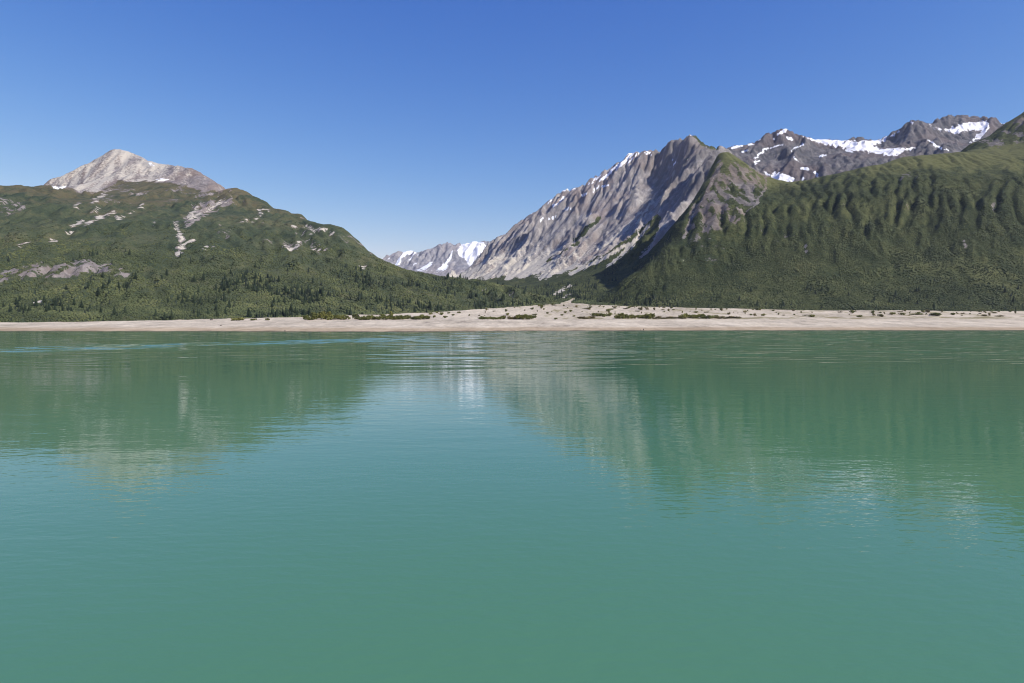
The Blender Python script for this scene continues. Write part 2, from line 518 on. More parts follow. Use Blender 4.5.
# ------------------------------------------------------------------ long green slope
SK_C1 = [(719, 153, 3450), (726, 150.6, 3500), (737, 156, 3450), (752, 166, 3350), (765, 175, 3250), (775, 181, 3200), (787, 181.6, 3200), (806, 180, 3200), (822, 176, 3200), (842, 172, 3200), (862, 167, 3200), (884, 163.2, 3200), (900, 157, 3250),
         (930, 154.4, 3300), (957, 152, 3350), (963, 147.6, 3600), (981, 138.6, 3700), (1002, 125, 3800), (1024, 111, 3900), (1080, 82, 4100), (1150, 55, 4300), (1300, 40, 4400)]
CT_C = [(640, 306.5, 2290), (700, 308, 2180), (760, 309.3, 2100), (890, 310.3, 2050), (1024, 311.3, 2000), (1200, 312, 1950), (1400, 312, 1900),
        (700, 288, 2420), (800, 289, 2330), (900, 289, 2290), (1024, 290, 2240), (1200, 290, 2180),
        (700, 268, 2580), (740, 266, 2600), (800, 264, 2500), (900, 262, 2460), (1024, 262, 2400), (1200, 255, 2350),
        (700, 250, 2660), (740, 245, 2690), (800, 235, 2660), (900, 232, 2610), (1024, 230, 2550), (1200, 220, 2500),
        (740, 215, 2800), (800, 205, 2850), (850, 200, 2800), (900, 198, 2780), (960, 196, 2720), (1024, 195, 2700), (1200, 180, 2600),
        (770, 192, 3050), (830, 183, 3050), (900, 173, 3050), (960, 168, 3050), (1024, 165, 3020), (1100, 155, 3000), (990, 155, 3300), (1024, 150, 3350),
        (713, 166, 3340), (703, 181, 3230), (690, 200, 3100), (675, 221, 2950), (662, 246, 2750), (650, 264, 2640), (640, 277, 2560), (730, 175, 3200), (725, 200, 3000),
        (712, 180, 3680), (705, 190, 3600), (690, 218, 3400), (672, 243, 3200), (655, 265, 3000), (640, 280, 2800), (610, 288, 3000), (660, 255, 3500), (600, 304, 2900), (600, 303, 3200), (600, 308, 2500), (560, 312, 2500), (560, 312, 3200), (560, 312, 4000)]
C = Terrain(60, 4300, 1880, 4800, 9.0, CT_C, SK_C1, back=(500, 300))
cf = sstep(2050, 2350, C.Y)
ca = C.X / C.Y * 2700                                   # along the slope (its contours bend round the bay)
wx = 30 * fbm(C.X / 260, C.Y / 260, 81, 3)
rim = 0.15 + 0.85 * sstep(760, 620, C.Z)
C.Z += cf * rim * (16 * fbm(ca / 260, C.Y / 700, 91, 4) + 7 * fbm(C.X / 120, C.Y / 120, 93, 4) + 5 * (ridged((ca + wx) / 46, C.Y / 240, 97, 3) - 0.4)) + 1.5 * fbm(C.X / 45, C.Y / 45, 94, 3)
# gullies, one by one: where each starts below the rim, where it ends, how deep it is cut
rg = np.random.default_rng(12)
GUL = [(700, 190, 684, 240, 14), (735, 196, 716, 244, 10), (752, 205, 735, 246, 10), (775, 196, 770, 240, 8), (786, 200, 783, 238, 9)]
GUL += [(p, 188 + rg.uniform(-6, 10), p - rg.uniform(-3, 7), 232 + rg.uniform(-18, 18), rg.uniform(6, 14)) for p in np.arange(797, 868, 8.0) + rg.uniform(-3, 3, 9)]
for p in np.arange(868, 1150, 15.0):
    p = p + rg.uniform(-6, 6)
    d, y0, y1, ln = rg.uniform(9, 24), 170 + rg.uniform(-12, 22), 240 + rg.uniform(-26, 22), rg.uniform(-2, 20)
    GUL.append((p, y0, p - ln, y1, d))
    for _ in range(rg.integers(1, 4)):                  # side gullies that run into it
        q = rg.uniform(0.35, 0.9)
        GUL.append((p + rg.uniform(-13, 15), y0 + rg.uniform(0, 18), p - ln * q, y0 + (y1 - y0) * q, d * rg.uniform(0.35, 0.75)))
GUL += [(p, 205 + rg.uniform(-15, 25), p - rg.uniform(-10, 16), 280 + rg.uniform(-18, 8), rg.uniform(5, 13)) for p in rg.uniform(720, 1150, 34)]
carve = np.zeros_like(C.Z)
pyc = proj(C.X, C.Y, smooth(C.Z, 8, 0.6))[1]
for gi, (p0, y0, p1, y1, dep) in enumerate(GUL):
    t = (pyc - y0) / (y1 - y0)
    mid = (p0 + (p1 - p0) * t - 512) / F * 2700 + 17 * fbm(C.Y / 110, np.full_like(C.Y, gi * 3.7), 150, 3)
    wd = (8 + dep * 0.75) * (0.7 + 0.5 * np.clip(t, 0, 1))
    prof = sstep(-0.05, 0.3, t) * sstep(1.12, 0.7, t)
    carve = np.maximum(carve, dep * 1.15 * prof * (0.75 + 0.4 * fbm(C.Y / 90, np.full_like(C.Y, gi * 5.1), 160, 2)) * np.clip(1 - np.abs(ca - mid) / wd, 0, 1) ** 0.85)
C.Z -= carve
# rock steps low on the slope
for (zz, hh) in ((240, 12), (340, 16), (450, 18), (560, 16)):
    zz = zz + 40 * fbm(C.X / 350, C.Y / 350, 95 + hh, 3)
    C.Z += cf * hh * (sstep(-12, 12, C.Z - zz) - sstep(-90, 90, C.Z - zz)) * sstep(-0.3, 0.3, fbm(C.X / 260, C.Y / 260, 99 + hh, 2))
C.Z = erode(C.Z, C.cell, 2, 3, ke=0.18, capf=3.5)
C.Z = smooth(C.Z, 1, 0.12)
C.fit_skyline(rad=60)
C.fit_skyline(it=2, rad=35)

# ------------------------------------------------------------------ dark range with snowfields
SK_D = [(690, 160, 6500), (705, 152, 6500), (720, 147.5, 6500), (736, 145, 6500), (752, 143.5, 6500), (758, 138, 6500), (773, 130.5, 6500), (784, 128, 6500), (795, 131.4, 6500), (805, 137, 6500), (822, 138.9, 6550), (845, 139.7, 6600), (849, 137.8, 6600), (853, 137, 6600), (862, 138.7, 6600),
        (879, 138.6, 6550), (888, 134, 6500), (900, 126.6, 6400), (911, 119, 6300), (919.6, 119.8, 6350), (928.6, 122.8, 6500), (937.7, 117.6, 6700), (951, 114.2, 6750), (966, 115.3, 6750), (978, 115.3, 6750), (990, 117.6, 6700), (1005, 121, 6650), (1030, 128, 6600), (1090, 140, 6600)]
CT_D = [(680, 230, 4900), (760, 225, 4900), (840, 215, 4900), (920, 205, 4900), (1000, 200, 4900), (1090, 200, 4900),
        (740, 180, 5700), (784, 160, 6100), (784, 180, 5600), (830, 160, 5700), (830, 147, 6200), (870, 152, 6100), (900, 157, 5800), (905, 146, 5950), (880, 172, 5300), (930, 140, 6100), (950, 131, 6500), (975, 128, 6500), (960, 145, 6100), (985, 140, 6250), (940, 158, 5600), (1010, 150, 5800), (911, 121, 6330), (919, 127, 6180), (929, 136, 6000), (943, 147, 5700), (955, 158, 5400), (893, 140, 6350), (899, 147, 6150), (908, 152, 5900), (780, 131, 6350), (786, 145, 6100), (792, 160, 5800), (768, 146, 6300), (772, 160, 6000), (800, 146, 6250), (806, 160, 5900)]
D = Terrain(1300, 6000, 4900, 7400, 12.0, CT_D, SK_D, back=(500, 400))
da = D.X / D.Y * 6000 - (D.Y - 6000) * 0.25 + 40 * fbm(D.X / 260, D.Y / 260, 104, 3)
D.Z += 60 * (ridged(da / 420, D.Y / 1300, 101, 4) - 0.42) + 32 * (ridged(da / 150, D.Y / 500, 102, 4) - 0.42) + 24 * (ridged(D.X / 75, D.Y / 75, 103, 4) - 0.42)
D.Z = erode(D.Z, D.cell, 2, 4, ke=0.2, capf=4.0)
D.fit_skyline(rad=45)

# ------------------------------------------------------------------ far pale range at the head of the valley
SK_E = [(330, 262, 12500), (360, 262, 12500), (380, 261, 12500), (387, 257.5, 12500), (391, 252.5, 12500), (395, 249.6, 12500), (400, 250.6, 12500), (406, 252.5, 12500), (411, 251.5, 12500), (416, 251, 12500), (425, 250, 12500), (435, 247.5, 12500), (439, 244, 12500), (442.5, 241, 12500), (445, 242.5, 12500), (447.5, 243.5, 12500), (451, 242, 12500),
        (456, 244.4, 12500), (464, 242.5, 12500), (477, 241, 12500), (487, 240.6, 12500), (500, 238, 12500), (520, 240, 12500), (545, 250, 12500)]
CT_E = [(330, 290, 10000), (400, 289, 10000), (450, 289, 10000), (500, 289, 10000), (545, 289, 10000), (400, 270, 11400), (440, 264, 11400), (470, 262, 11500), (500, 262, 11400), (430, 280, 10600), (470, 280, 10600)]
E = Terrain(-3400, 700, 9800, 13500, 20.0, CT_E, SK_E, back=(900, 600))
ea = (E.X * 0.94 - E.Y * 0.34)
E.Z += 120 * (ridged(ea / 420, E.Y / 1500, 111, 4) - 0.42) + 45 * (ridged(E.X / 160, E.Y / 260, 112, 4) - 0.42)
E.Z = erode(E.Z, E.cell, 3, 5, ke=0.2, capf=4.0)
E.fit_skyline(rad=110)

# ------------------------------------------------------------------ gravel shore, fan and valley floor
def shore_y(X):
    px = 512 + F * X / 960.0
    return np.interp(px, [-400, 0, 220, 400, 568, 760, 1024, 1500], [930, 953, 945, 917, 986, 1004, 1010, 1030])

TOP = [(-400, 322, 1460), (-150, 322, 1480), (0, 322.3, 1500), (100, 321.3, 1510), (160, 320, 1530), (220, 318.8, 1560), (300, 316.7, 1620), (352, 315, 1700), (410, 313, 1830), (460, 310.5, 2000), (520, 306.5, 2260), (550, 304.5, 2430), (568, 303, 2520), (590, 304.5, 2440), (627, 306, 2310), (700, 307.8, 2180), (760, 309, 2100), (890, 310, 2050), (1024, 311, 2000), (1200, 312, 1950), (1400, 312, 1900)]
TW = np.array([at(*p) for p in TOP])
def top_y(X):
    return np.interp(X, TW[:, 0], TW[:, 1])
P_L = [p for p in TW]
for px in range(-400, 1500, 60):
    X0 = (px - 512) / F * 960
    y0 = float(shore_y(np.array(X0)))
    for dy, z in ((-200, -14), (-60, -3.0), (0, 0), (45, 1.3), (95, 2.6)):
        P_L.append((X0, y0 + dy, z))
for px in range(-350, 1420, 50):
    P_L.append(at(px, 326, 1160))
    if px >= 130:
        P_L.append(at(px, float(np.interp(px, [130, 260, 1400], [322.5, 321.2, 321.2])), 1350))
    if px >= 260:
        P_L.append(at(px, float(np.interp(px, [260, 568, 760, 1400], [318.5, 315, 316.2, 317])), float(np.interp(px, [260, 568, 760, 1400], [1540, 1800, 1680, 1600]))))
for q in ((420, 303, 2500), (480, 301, 2700), (540, 300, 2750), (568, 299, 2750), (620, 300, 2700), (420, 302, 3100), (500, 300, 3100), (560, 299, 3100), (640, 297, 3100)):
    P_L.append(at(*q))
for (x, y, z) in ((-2200, 1900, 8), (-1400, 1950, 8), (-700, 2100, 10), (900, 2500, 25), (1600, 2400, 25), (2300, 2200, 25), (900, 3200, 25), (-600, 3200, 20)):
    P_L.append((x, y, z))
class Flat(Terrain):
    def __init__(self, x0, x1, y0, y1, cell, P):
        self.x0, self.y0, self.cell = x0, y0, cell
        self.xs = np.arange(x0, x1 + cell, cell)
        self.ys = np.arange(y0, y1 + cell, cell)
        self.X, self.Y = np.meshgrid(self.xs, self.ys)
        self.Z = rbf(P, self.X, self.Y)
L = Flat(-2250, 2300, 800, 3200, 8.0, P_L)
inland = sstep(20, 140, L.Y - shore_y(L.X))
L.Z += inland * (1.3 * fbm(L.X / 90, L.Y / 50, 121, 4) + 0.7 * (ridged(L.X / 70, L.Y / 30, 122, 3) - 0.4)) + 0.25 * fbm(L.X / 25, L.Y / 8, 123, 3)

B.Z -= 70 * sstep(2930, 2720, B.Y)
A.Z -= 90 * sstep(520, 700, A.X)
C.Z -= 120 * sstep(330, 60, C.X)
for T in (A, C):
    T.Z -= 40 * sstep(0, 90, top_y(T.X) - 8 - T.Y) + 400 * sstep(90, 200, top_y(T.X) - T.Y)
TER = [A, B, C, D, E, L]
def ground(x, y):
    return np.max([t.z(x, y) for t in TER], 0)

# ------------------------------------------------------------------ ground cover of each mountain (what grows or lies where)
def cover(T, jit, seed):
    T.px, T.py = T.pix(jit, seed)
    T.sl = T.slope()
    T.veg = np.zeros_like(T.Z); T.snow = np.zeros_like(T.Z); T.pale = np.zeros_like(T.Z); T.heath = np.zeros_like(T.Z)

def patch(T, poly, soft=2.0):
    return sstep(-soft, soft, sdf(poly, T.px, T.py))

def streak(T, pts, w):
    w = w * (0.62 if T is A else 0.85)
    return sstep(w * 1.35, w * 0.45, line_d(pts, T.px, T.py))

def lower(a, m, k=1.0):
    return a * (1 - m * k)

# A
cover(A, 2.6, 201)
A.veg[:] = 0.95 - 0.5 * sstep(0.9, 1.5, A.sl)
A.heath[:] = sstep(330, 760, A.Z + 150 * fbm(A.X / 260, A.Y / 260, 203, 4)) * 0.75
cone = patch(A, [(36, 186), (40, 183), (52, 176), (95, 155), (117, 145), (152, 157), (180, 162), (208, 171), (232, 190), (215, 191), (197, 190), (180, 183.5), (165, 181), (130, 180.5), (119, 180), (106, 188), (88, 198), (70, 192), (50, 188)], 2.5) * sstep(3700, 4000, A.Y)
A.veg = lower(A.veg, cone)
A.pale = np.maximum(A.pale, cone * (0.60 - 0.34 * sstep(160, 200, A.px) + 0.30 * fbm(A.X / 60 + A.Y / 150, A.Y / 420, 206, 4)))
A.veg = np.maximum(A.veg, cone * 0.55 * streak(A, [(118, 182), (112, 186)], 3))
scar = [[(188, 211), (200, 203), (214, 199), (232, 197), (230, 203), (214, 212), (200, 219), (190, 228), (184, 226), (181, 218)]]
for p in scar:
    m = patch(A, p, 3)
    A.veg = lower(A.veg, m * (0.35 + 0.55 * sstep(0.3, 0.55, ridged(A.X / 60 + A.Y / 200, A.Y / 160, 205, 3))))
    A.pale = np.maximum(A.pale, m * 0.42)
for pts, w in ([[(176, 222), (177, 232), (183, 238), (178, 252)], 1.7], [[(193, 240), (184, 246), (177, 255)], 1.8], [[(200, 205), (192, 214), (186, 222)], 1.0], [[(224, 200), (205, 212), (190, 220)], 0.8],
               [[(71, 226), (84, 221)], 1.3], [[(87, 224), (98, 218), (110, 214)], 2.0], [[(112, 211), (118, 219), (124, 216)], 1.4], [[(75, 207), (80, 203)], 1.4], [[(50, 242), (70, 234), (86, 227)], 0.7],
               [[(93, 212), (98, 208)], 0.9], [[(153, 226), (155, 222)], 0.9], [[(204, 251), (208, 246)], 1.7], [[(210, 251), (214, 246)], 1.4], 
               [[(130, 213), (146, 203)], 0.6], [[(14, 250), (29, 241)], 1.0], [[(240, 222), (250, 220)], 0.8], 
               [[(258, 209.5), (269, 210)], 1.1], [[(262, 213), (252, 222)], 0.5], [[(293, 225.5), (296, 226)], 1.0], [[(303, 228), (309, 226), (312, 231)], 1.5], [[(312, 233), (319, 228), (328, 231)], 1.8], [[(331, 234), (335, 231)], 1.2], [[(306, 234), (304, 232)], 1.0],
               [[(308, 238), (307, 246)], 0.5], [[(283, 244), (290, 249), (296, 247), (300, 241)], 1.1], [[(320, 250.5), (323, 250)], 1.2], [[(361, 266), (363, 268)], 1.5], [[(311, 251), (316, 248)], 0.8],
               [[(92, 203), (102, 196), (110, 190)], 1.0], [[(128, 180.5), (168, 180)], 1.1], [[(40, 299), (43, 301)], 1.2], [[(33, 304), (40, 301)], 1.0], [[(556, 294), (562, 290), (570, 286)], 2.2], [[(564, 298), (569, 294)], 1.4]):
    m = streak(A, pts, w)
    A.veg = lower(A.veg, m, 1.6)
    A.pale = np.maximum(A.pale, m * 1.0)
rk = patch(A, [(-80, 276), (-30, 272), (0, 272), (12, 269), (35, 263), (60, 263), (85, 259), (110, 262), (130, 271), (126, 278), (100, 275), (80, 277), (60, 279), (40, 276), (20, 280), (0, 284), (-80, 290)], 2)
A.veg = lower(A.veg, rk * (0.30 + 0.62 * sstep(0.28, 0.6, ridged(A.X / 26, A.Y / 26, 207, 3))))
for p, k in (([(-60, 198), (0, 196), (26, 203), (30, 212), (10, 216), (-60, 214)], 0.6), ([(280, 240), (302, 238), (332, 246), (330, 254), (300, 253), (282, 250)], 0.45), ([(335, 232), (352, 236), (362, 246), (350, 246), (338, 240)], 0.45), ([(262, 236), (275, 238), (272, 246), (258, 244)], 0.45), ([(262, 216), (276, 220), (270, 228), (256, 228)], 0.35), ([(218, 222), (236, 226), (230, 240), (214, 236)], 0.35)):
    A.veg = lower(A.veg, patch(A, p, 3) * k * (0.4 + 0.9 * sstep(0.35, 0.6, ridged(A.X / 50, A.Y / 50, 209, 3))))
_t = patch(A, [(84, 199), (108, 183), (180, 182), (234, 189), (256, 200), (225, 206), (190, 205), (150, 205), (105, 206)], 8)
A.veg -= 0.5 * _t * sstep(-0.25, 0.5, fbm(A.X / 90, A.Y / 220, 208, 4))
A.snow = np.maximum(A.snow, streak(A, [(149, 163), (154, 165)], 1.3))
A.heath = np.maximum(A.heath, patch(A, [(110, 183), (175, 182), (215, 192), (230, 205), (170, 206), (120, 205), (95, 200)], 7) * 0.62)

# B
cover(B, 2.2, 211)
B.veg[:] = 0.95 * sstep(360, 230, B.Z + 40 * fbm(B.X / 160, B.Y / 160, 213, 3))
B.pale[:] = 0.26 * sstep(1.2, 0.6, B.sl) + (0.5 + 0.35 * fbm(s_al / 40, s_dn / 400, 217, 3)) * sstep(850, 350, B.Z) * sstep(640, 560, B.px)
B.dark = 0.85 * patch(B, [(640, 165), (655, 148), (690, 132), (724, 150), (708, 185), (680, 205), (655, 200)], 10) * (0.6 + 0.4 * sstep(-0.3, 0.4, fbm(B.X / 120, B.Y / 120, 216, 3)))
gr = patch(B, [(556, 276), (585, 264), (606, 252), (628, 238), (648, 222), (660, 212), (660, 228), (650, 244), (640, 258), (648, 270), (600, 285)], 4)
B.veg = np.maximum(B.veg, gr * 0.85)
B.veg = np.maximum(B.veg, patch(B, [(690, 134), (702, 137), (716, 144), (722, 150), (712, 150), (700, 144)], 2) * 0.9)
B.veg = np.maximum(B.veg, 0.75 * streak(B, [(545, 262), (570, 248), (590, 236)], 2.5) * sstep(-0.1, 0.3, fbm(B.X / 80, B.Y / 80, 215, 3)))
B.veg = np.maximum(B.veg, 0.75 * streak(B, [(575, 240), (590, 226), (600, 218)], 2.5))
for pts, w in ([[(648, 226), (634, 242), (615, 252), (592, 264), (570, 274)], 1.7], [[(640, 212), (628, 226), (612, 240), (598, 250)], 1.8], [[(535, 262), (520, 272), (508, 278)], 2.5], [[(558, 250), (535, 266), (520, 277)], 2.2], [[(515, 262), (500, 270), (488, 277)], 1.5],
               [[(632, 245), (618, 258), (608, 266)], 1.2], [[(652, 282), (654, 285)], 1.2], [[(560, 268), (548, 276), (540, 279)], 1.6], [[(655, 196), (645, 212), (636, 224)], 1.6], [[(675, 170), (668, 190), (660, 202)], 1.2], [[(556, 294), (562, 290), (570, 286)], 1.7], [[(564, 298), (569, 294)], 1.0]):
    m = streak(B, pts, w)
    B.veg = lower(B.veg, m, 1.6)
    B.pale = np.maximum(B.pale, m * 1.0)
for pts, w in ([[(612, 171), (624, 162), (636, 150)], 1.7], [[(600, 180), (612, 173)], 1.5], [[(640, 151), (634, 158), (628, 163)], 0.9], [[(561, 191), (574, 189)], 1.2], [[(554, 206), (564, 198)], 1.2], [[(566, 209), (572, 209)], 1.2], [[(540, 220), (555, 216)], 0.9], [[(582, 196), (588, 193)], 1.0], [[(602, 188), (609, 185)], 1.0],
               [[(588, 184), (604, 173)], 0.7], [[(646, 152), (651, 154)], 1.0], [[(530, 213), (533, 211)], 0.8], [[(622, 158), (634, 150)], 0.7], [[(672, 160), (674, 164), (677, 161)], 0.9], [[(593, 192), (600, 184)], 0.7], [[(548, 203), (553, 199)], 0.7], [[(589, 211), (592, 213)], 0.6], [[(689, 135), (691, 135)], 0.8]):
    B.snow = np.maximum(B.snow, streak(B, pts, w * 1.1))

# C
cover(C, 2.4, 221)
C.veg[:] = 0.98 - 0.5 * sstep(1.5, 2.4, C.sl)
C.heath[:] = 0.8 * sstep(590, 740, C.Z + 70 * fbm(C.X / 200, C.Y / 200, 223, 3)) + 0.35 * sstep(0.0, 0.5, fbm(ca / 160, C.Y / 500, 224, 4))
face = patch(C, [(716, 165), (735, 160), (765, 178), (764, 192), (748, 210), (715, 236), (690, 244), (684, 230), (700, 200)], 3)
C.veg = lower(C.veg, face * (0.28 + 0.5 * sstep(-0.25, 0.35, fbm(C.X / 38, C.Y / 120, 225, 4))))
C.heath *= 1 - 0.7 * face
for pts, w in ([[(721, 162), (714, 178), (703, 198), (692, 215), (684, 238)], 1.6], [[(766, 176), (765, 190), (752, 208), (735, 222)], 0.8], [[(735, 163), (752, 172)], 0.8], [[(805, 244), (806, 254)], 1.0], [[(963, 240), (966, 248)], 1.0], [[(750, 166), (768, 177)], 1.2], [[(694, 205), (688, 225)], 1.2]):
    m = streak(C, pts, w)
    C.veg = lower(C.veg, m, 1.5)
    C.pale = np.maximum(C.pale, m * 0.42)
for p, k in (([(735, 180), (745, 176), (758, 182), (752, 190), (738, 190)], 0.6), ([(684, 246), (712, 243), (735, 250), (728, 262), (700, 262), (680, 256)], 0.3), ([(760, 234), (795, 232), (806, 240), (780, 246), (758, 244)], 0.3), ([(895, 174), (918, 172), (922, 178), (900, 181)], 0.5), ([(810, 182), (838, 178), (828, 188)], 0.4), ([(990, 140), (1024, 120), (1024, 146), (985, 150)], 0.35)):
    C.veg = lower(C.veg, patch(C, p, 3) * k * (0.4 + 0.8 * sstep(-0.2, 0.3, fbm(C.X / 30, C.Y / 60, 227, 4))))
_h = patch(C, [(958, 152), (1030, 104), (1100, 60), (1100, 130), (1024, 146), (980, 154)], 4) * sstep(3350, 3500, C.Y)
C.heath *= 1 - 0.6 * _h
C.veg -= 0.42 * _h * sstep(-0.4, 0.4, fbm(C.X / 70, C.Y / 160, 228, 3))

# D
cover(D, 2.0, 231)
D.pale[:] = 0.15 + 0.2 * fbm(D.X / 200, D.Y / 200, 233, 3)
for pts, w in ([[(753, 159), (768, 148)], 1.0], [[(770, 148), (781, 145)], 0.8], [[(733, 147), (742, 145)], 1.6], [[(748, 145), (752, 144)], 1.4], [[(778, 134), (786, 130)], 1.8], [[(787, 137), (792, 140)], 1.3], [[(821, 156), (826, 155)], 1.4], [[(802, 168), (808, 169)], 1.6], [[(814, 172), (819, 178)], 1.4], [[(804, 177), (802, 182)], 1.0], [[(755, 163), (759, 161)], 1.2], [[(794, 158), (798, 161)], 1.0], [[(792, 150), (803, 144)], 0.7],
               [[(911, 122), (913, 123)], 1.0], [[(890, 136), (900, 131)], 0.8], [[(928, 140), (936, 146), (948, 150)], 0.8], [[(1002, 123), (1006, 124)], 1.0], [[(757, 140), (760, 139)], 1.2], [[(845, 150), (852, 152)], 1.0], [[(970, 142), (976, 139)], 0.8], [[(742, 152), (747, 150)], 0.8], [[(772, 138), (776, 141)], 0.7]):
    D.snow = np.maximum(D.snow, streak(D, pts, w * 1.15))

# E
cover(E, 1.2, 241)
E.pale[:] = 0.35
E.snow[:] = 0.8 * sstep(0.15, 0.5, fbm(ea / 140, E.Y / 900, 243, 4)) * sstep(282, 262, E.py) + 0.15 * sstep(255, 245, E.py)

def attrs(T):
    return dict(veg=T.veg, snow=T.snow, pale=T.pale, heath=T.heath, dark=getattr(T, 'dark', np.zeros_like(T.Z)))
setp(grid_mesh('mountain', A.X, A.Y, A.Z, M_A, attrs(A)), 'structure', 'green mountain with a bare grey rounded summit and pale scars, behind the left beach', 'mountain')
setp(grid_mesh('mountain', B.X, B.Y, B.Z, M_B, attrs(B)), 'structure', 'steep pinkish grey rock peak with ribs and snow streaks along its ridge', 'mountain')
setp(grid_mesh('mountain', C.X, C.Y, C.Z, M_C, attrs(C)), 'structure', 'long dark green gullied slope rising straight behind the right beach', 'mountain')
setp(grid_mesh('mountain', D.X, D.Y, D.Z, M_D, attrs(D)), 'structure', 'dark rock range with white snowfields showing above the green slope', 'mountain')
setp(grid_mesh('mountain', E.X, E.Y, E.Z, M_E, attrs(E)), 'structure', 'distant pale snowy range at the head of the valley', 'mountain')

# ------------------------------------------------------------------ snowfields lying on the slopes
def snowfield(T, poly, label, thick=1.6, jit=1.6, cell=6.0, seed=300):
    s = sdf(poly, *proj(T.X, T.Y, T.Z))
    w = s > -4
    if T is A: w &= T.Y > 3500
    i = np.where(w)
    x0, x1 = T.X[i].min() - 20, T.X[i].max() + 20
    y0, y1 = T.Y[i].min() - 20, T.Y[i].max() + 20
    X, Y = np.meshgrid(np.arange(x0, x1, cell), np.arange(y0, y1, cell))
    Z = T.z(X, Y)
    px, py = proj(X, Y, Z)
    px = px + jit * fbm(X / 90, Y / 90, seed, 4)
    py = py + jit * 0.7 * fbm(X / 90, Y / 90, seed + 9, 4)
    d = sdf(poly, px, py) * (Y / F)
    th = np.clip(d * 0.35, -5, thick * 4) + 2.4 * fbm(X / 34, Y / 34, seed + 3, 4)
    sl = T.field(T.slope(), X, Y)
    th = th - 9 * sstep(1.1, 1.7, sl) * sstep(16, 6, d)
    Z2 = T.field(smooth(T.Z, 3, 0.6), X, Y) * 0.5 + Z * 0.5 + th
    k = th > -3
    keep = k[:-1, :-1] | k[1:, :-1] | k[:-1, 1:] | k[1:, 1:]
    o = grid_mesh('snowfield', X, Y, Z2, M_SNOW, None, keep)
    setp(o, 'structure', label, 'snowfield')

snowfield(D, [(803, 136), (812, 137), (826, 138), (845, 139.5), (852, 140.5), (862, 140.5), (874, 139.5), (884, 137), (890, 134), (886, 139), (880, 143), (874, 146), (881, 149), (896, 148), (912, 146.5), (916, 148), (903, 153), (893, 156), (880, 154), (866, 152), (852, 151), (838, 147.5), (822, 144), (812, 142)], 'long white snowfield draped over the saddle beside the dark pyramid peak', seed=301)
snowfield(D, [(928, 123.5), (936, 128), (946, 129), (958, 125.5), (966, 121.5), (978, 122), (986, 120.5), (990, 123), (992, 128), (984, 136), (978, 140), (975, 136), (982, 131), (970, 130), (962, 132), (956, 134), (946, 132), (936, 129)], 'white snowfield below the flat-topped crest, right of the dark pyramid peak', seed=302)
snowfield(D, [(763, 171), (770, 174), (778, 172), (786, 173), (793, 178), (796, 182), (784, 183), (774, 181)], 'small snowfield tucked at the bottom of the dark range above the green saddle', seed=303)
snowfield(E, [(462, 242), (470, 242.5), (478, 240.8), (484, 242), (487, 245), (482, 252), (476, 259), (471, 268), (468, 264), (464, 258), (458, 256), (457, 250)], 'bright snowfield on the distant range beside the rock peak', jit=1.0, cell=12, thick=4, seed=304)
snowfield(A, [(49, 187), (55, 185.3), (62, 185.5), (66, 187), (63, 188.5), (56, 188.6)], 'small snow patch in the notch below the grey summit cone', jit=0.6, cell=5, seed=305)
snowfield(A, [(156, 179.5), (162, 178.6), (168, 179.4), (165, 180.6), (158, 180.8)], 'thin snow patch on the bench below the grey summit', jit=0.4, cell=4, seed=306)

# ------------------------------------------------------------------ beach material and water
def beach_mat():
    t = NT('glacial_gravel')
    n1, n2, n3 = t.noise(30, 5, 0.75, scale=(4, 1, 1)), t.noise(90, 5, 0.65, scale=(2.6, 1, 1)), t.noise(300, 4, 0.55, scale=(2.5, 1, 1))
    sep = t.n('ShaderNodeSeparateXYZ'); t.put(sep.inputs[0], t.pos)
    z = t.math('ADD', sep.outputs[2], t.math('MULTIPLY', t.math('SUBTRACT', n2, 0.5), 2.2))
    g = t.math('ADD', t.math('MULTIPLY', n1, 0.35), t.math('ADD', t.math('MULTIPLY', n2, 0.35), t.math('MULTIPLY', n3, 0.3)))
    dry = t.ramp(g, [(0.37, (0.22, 0.188, 0.145)), (0.46, (0.42, 0.36, 0.272)), (0.54, (0.55, 0.475, 0.362)), (0.62, (0.66, 0.585, 0.46))])
    tan_ = t.ramp(g, [(0.42, (0.31, 0.235, 0.15)), (0.58, (0.49, 0.385, 0.26))])
    c = t.mix(t.step(z, 2.0, 4.6), tan_, dry)
    c = t.mix(t.step(z, 0.1, 0.9), (0.15, 0.115, 0.08), c)
    c = t.mix(t.math('MULTIPLY', t.step(t.math('ADD', t.attr('moss'), t.math('MULTIPLY', t.math('SUBTRACT', n2, 0.5), 2.2)), 0.45, 0.8), 0.85), c, t.mix(n1, (0.12, 0.105, 0.035), (0.24, 0.20, 0.08)))
    # forest floor
    fl = t.ramp(t.noise(10, 4), [(0.35, (0.022, 0.034, 0.014)), (0.65, (0.07, 0.08, 0.032))])
    c = t.mix(t.step(t.math('ADD', t.attr('veg'), t.math('MULTIPLY', t.math('SUBTRACT', n2, 0.5), 0.8)), 0.45, 0.6), c, fl)
    t.put(t.b.inputs['Base Color'], c)
    t.b.inputs['Roughness'].default_value = 0.9
    t.b.inputs['Specular IOR Level'].default_value = 0.2
    t.bump(t.math('ADD', n1, t.math('MULTIPLY', n2, 2.0)), 0.6, 0.8)
    return t.m
lpx, lpy = proj(L.X, L.Y, L.Z)
L.veg = sstep(-14, 14, L.Y - top_y(L.X) + 22 * fbm(L.X / 60, L.Y / 60, 131, 3))
L.gully = np.maximum.reduce([sstep(w * 1.7, w * 0.5, line_d(p, lpx, lpy)) for p, w in (([(556, 294), (563, 290), (570, 286)], 1.3), ([(564, 298), (568, 294)], 0.9), ([(568, 303), (570, 301), (575, 298)], 1.0), ([(562, 304), (570, 302)], 1.4))])
L.veg *= 1 - L.gully
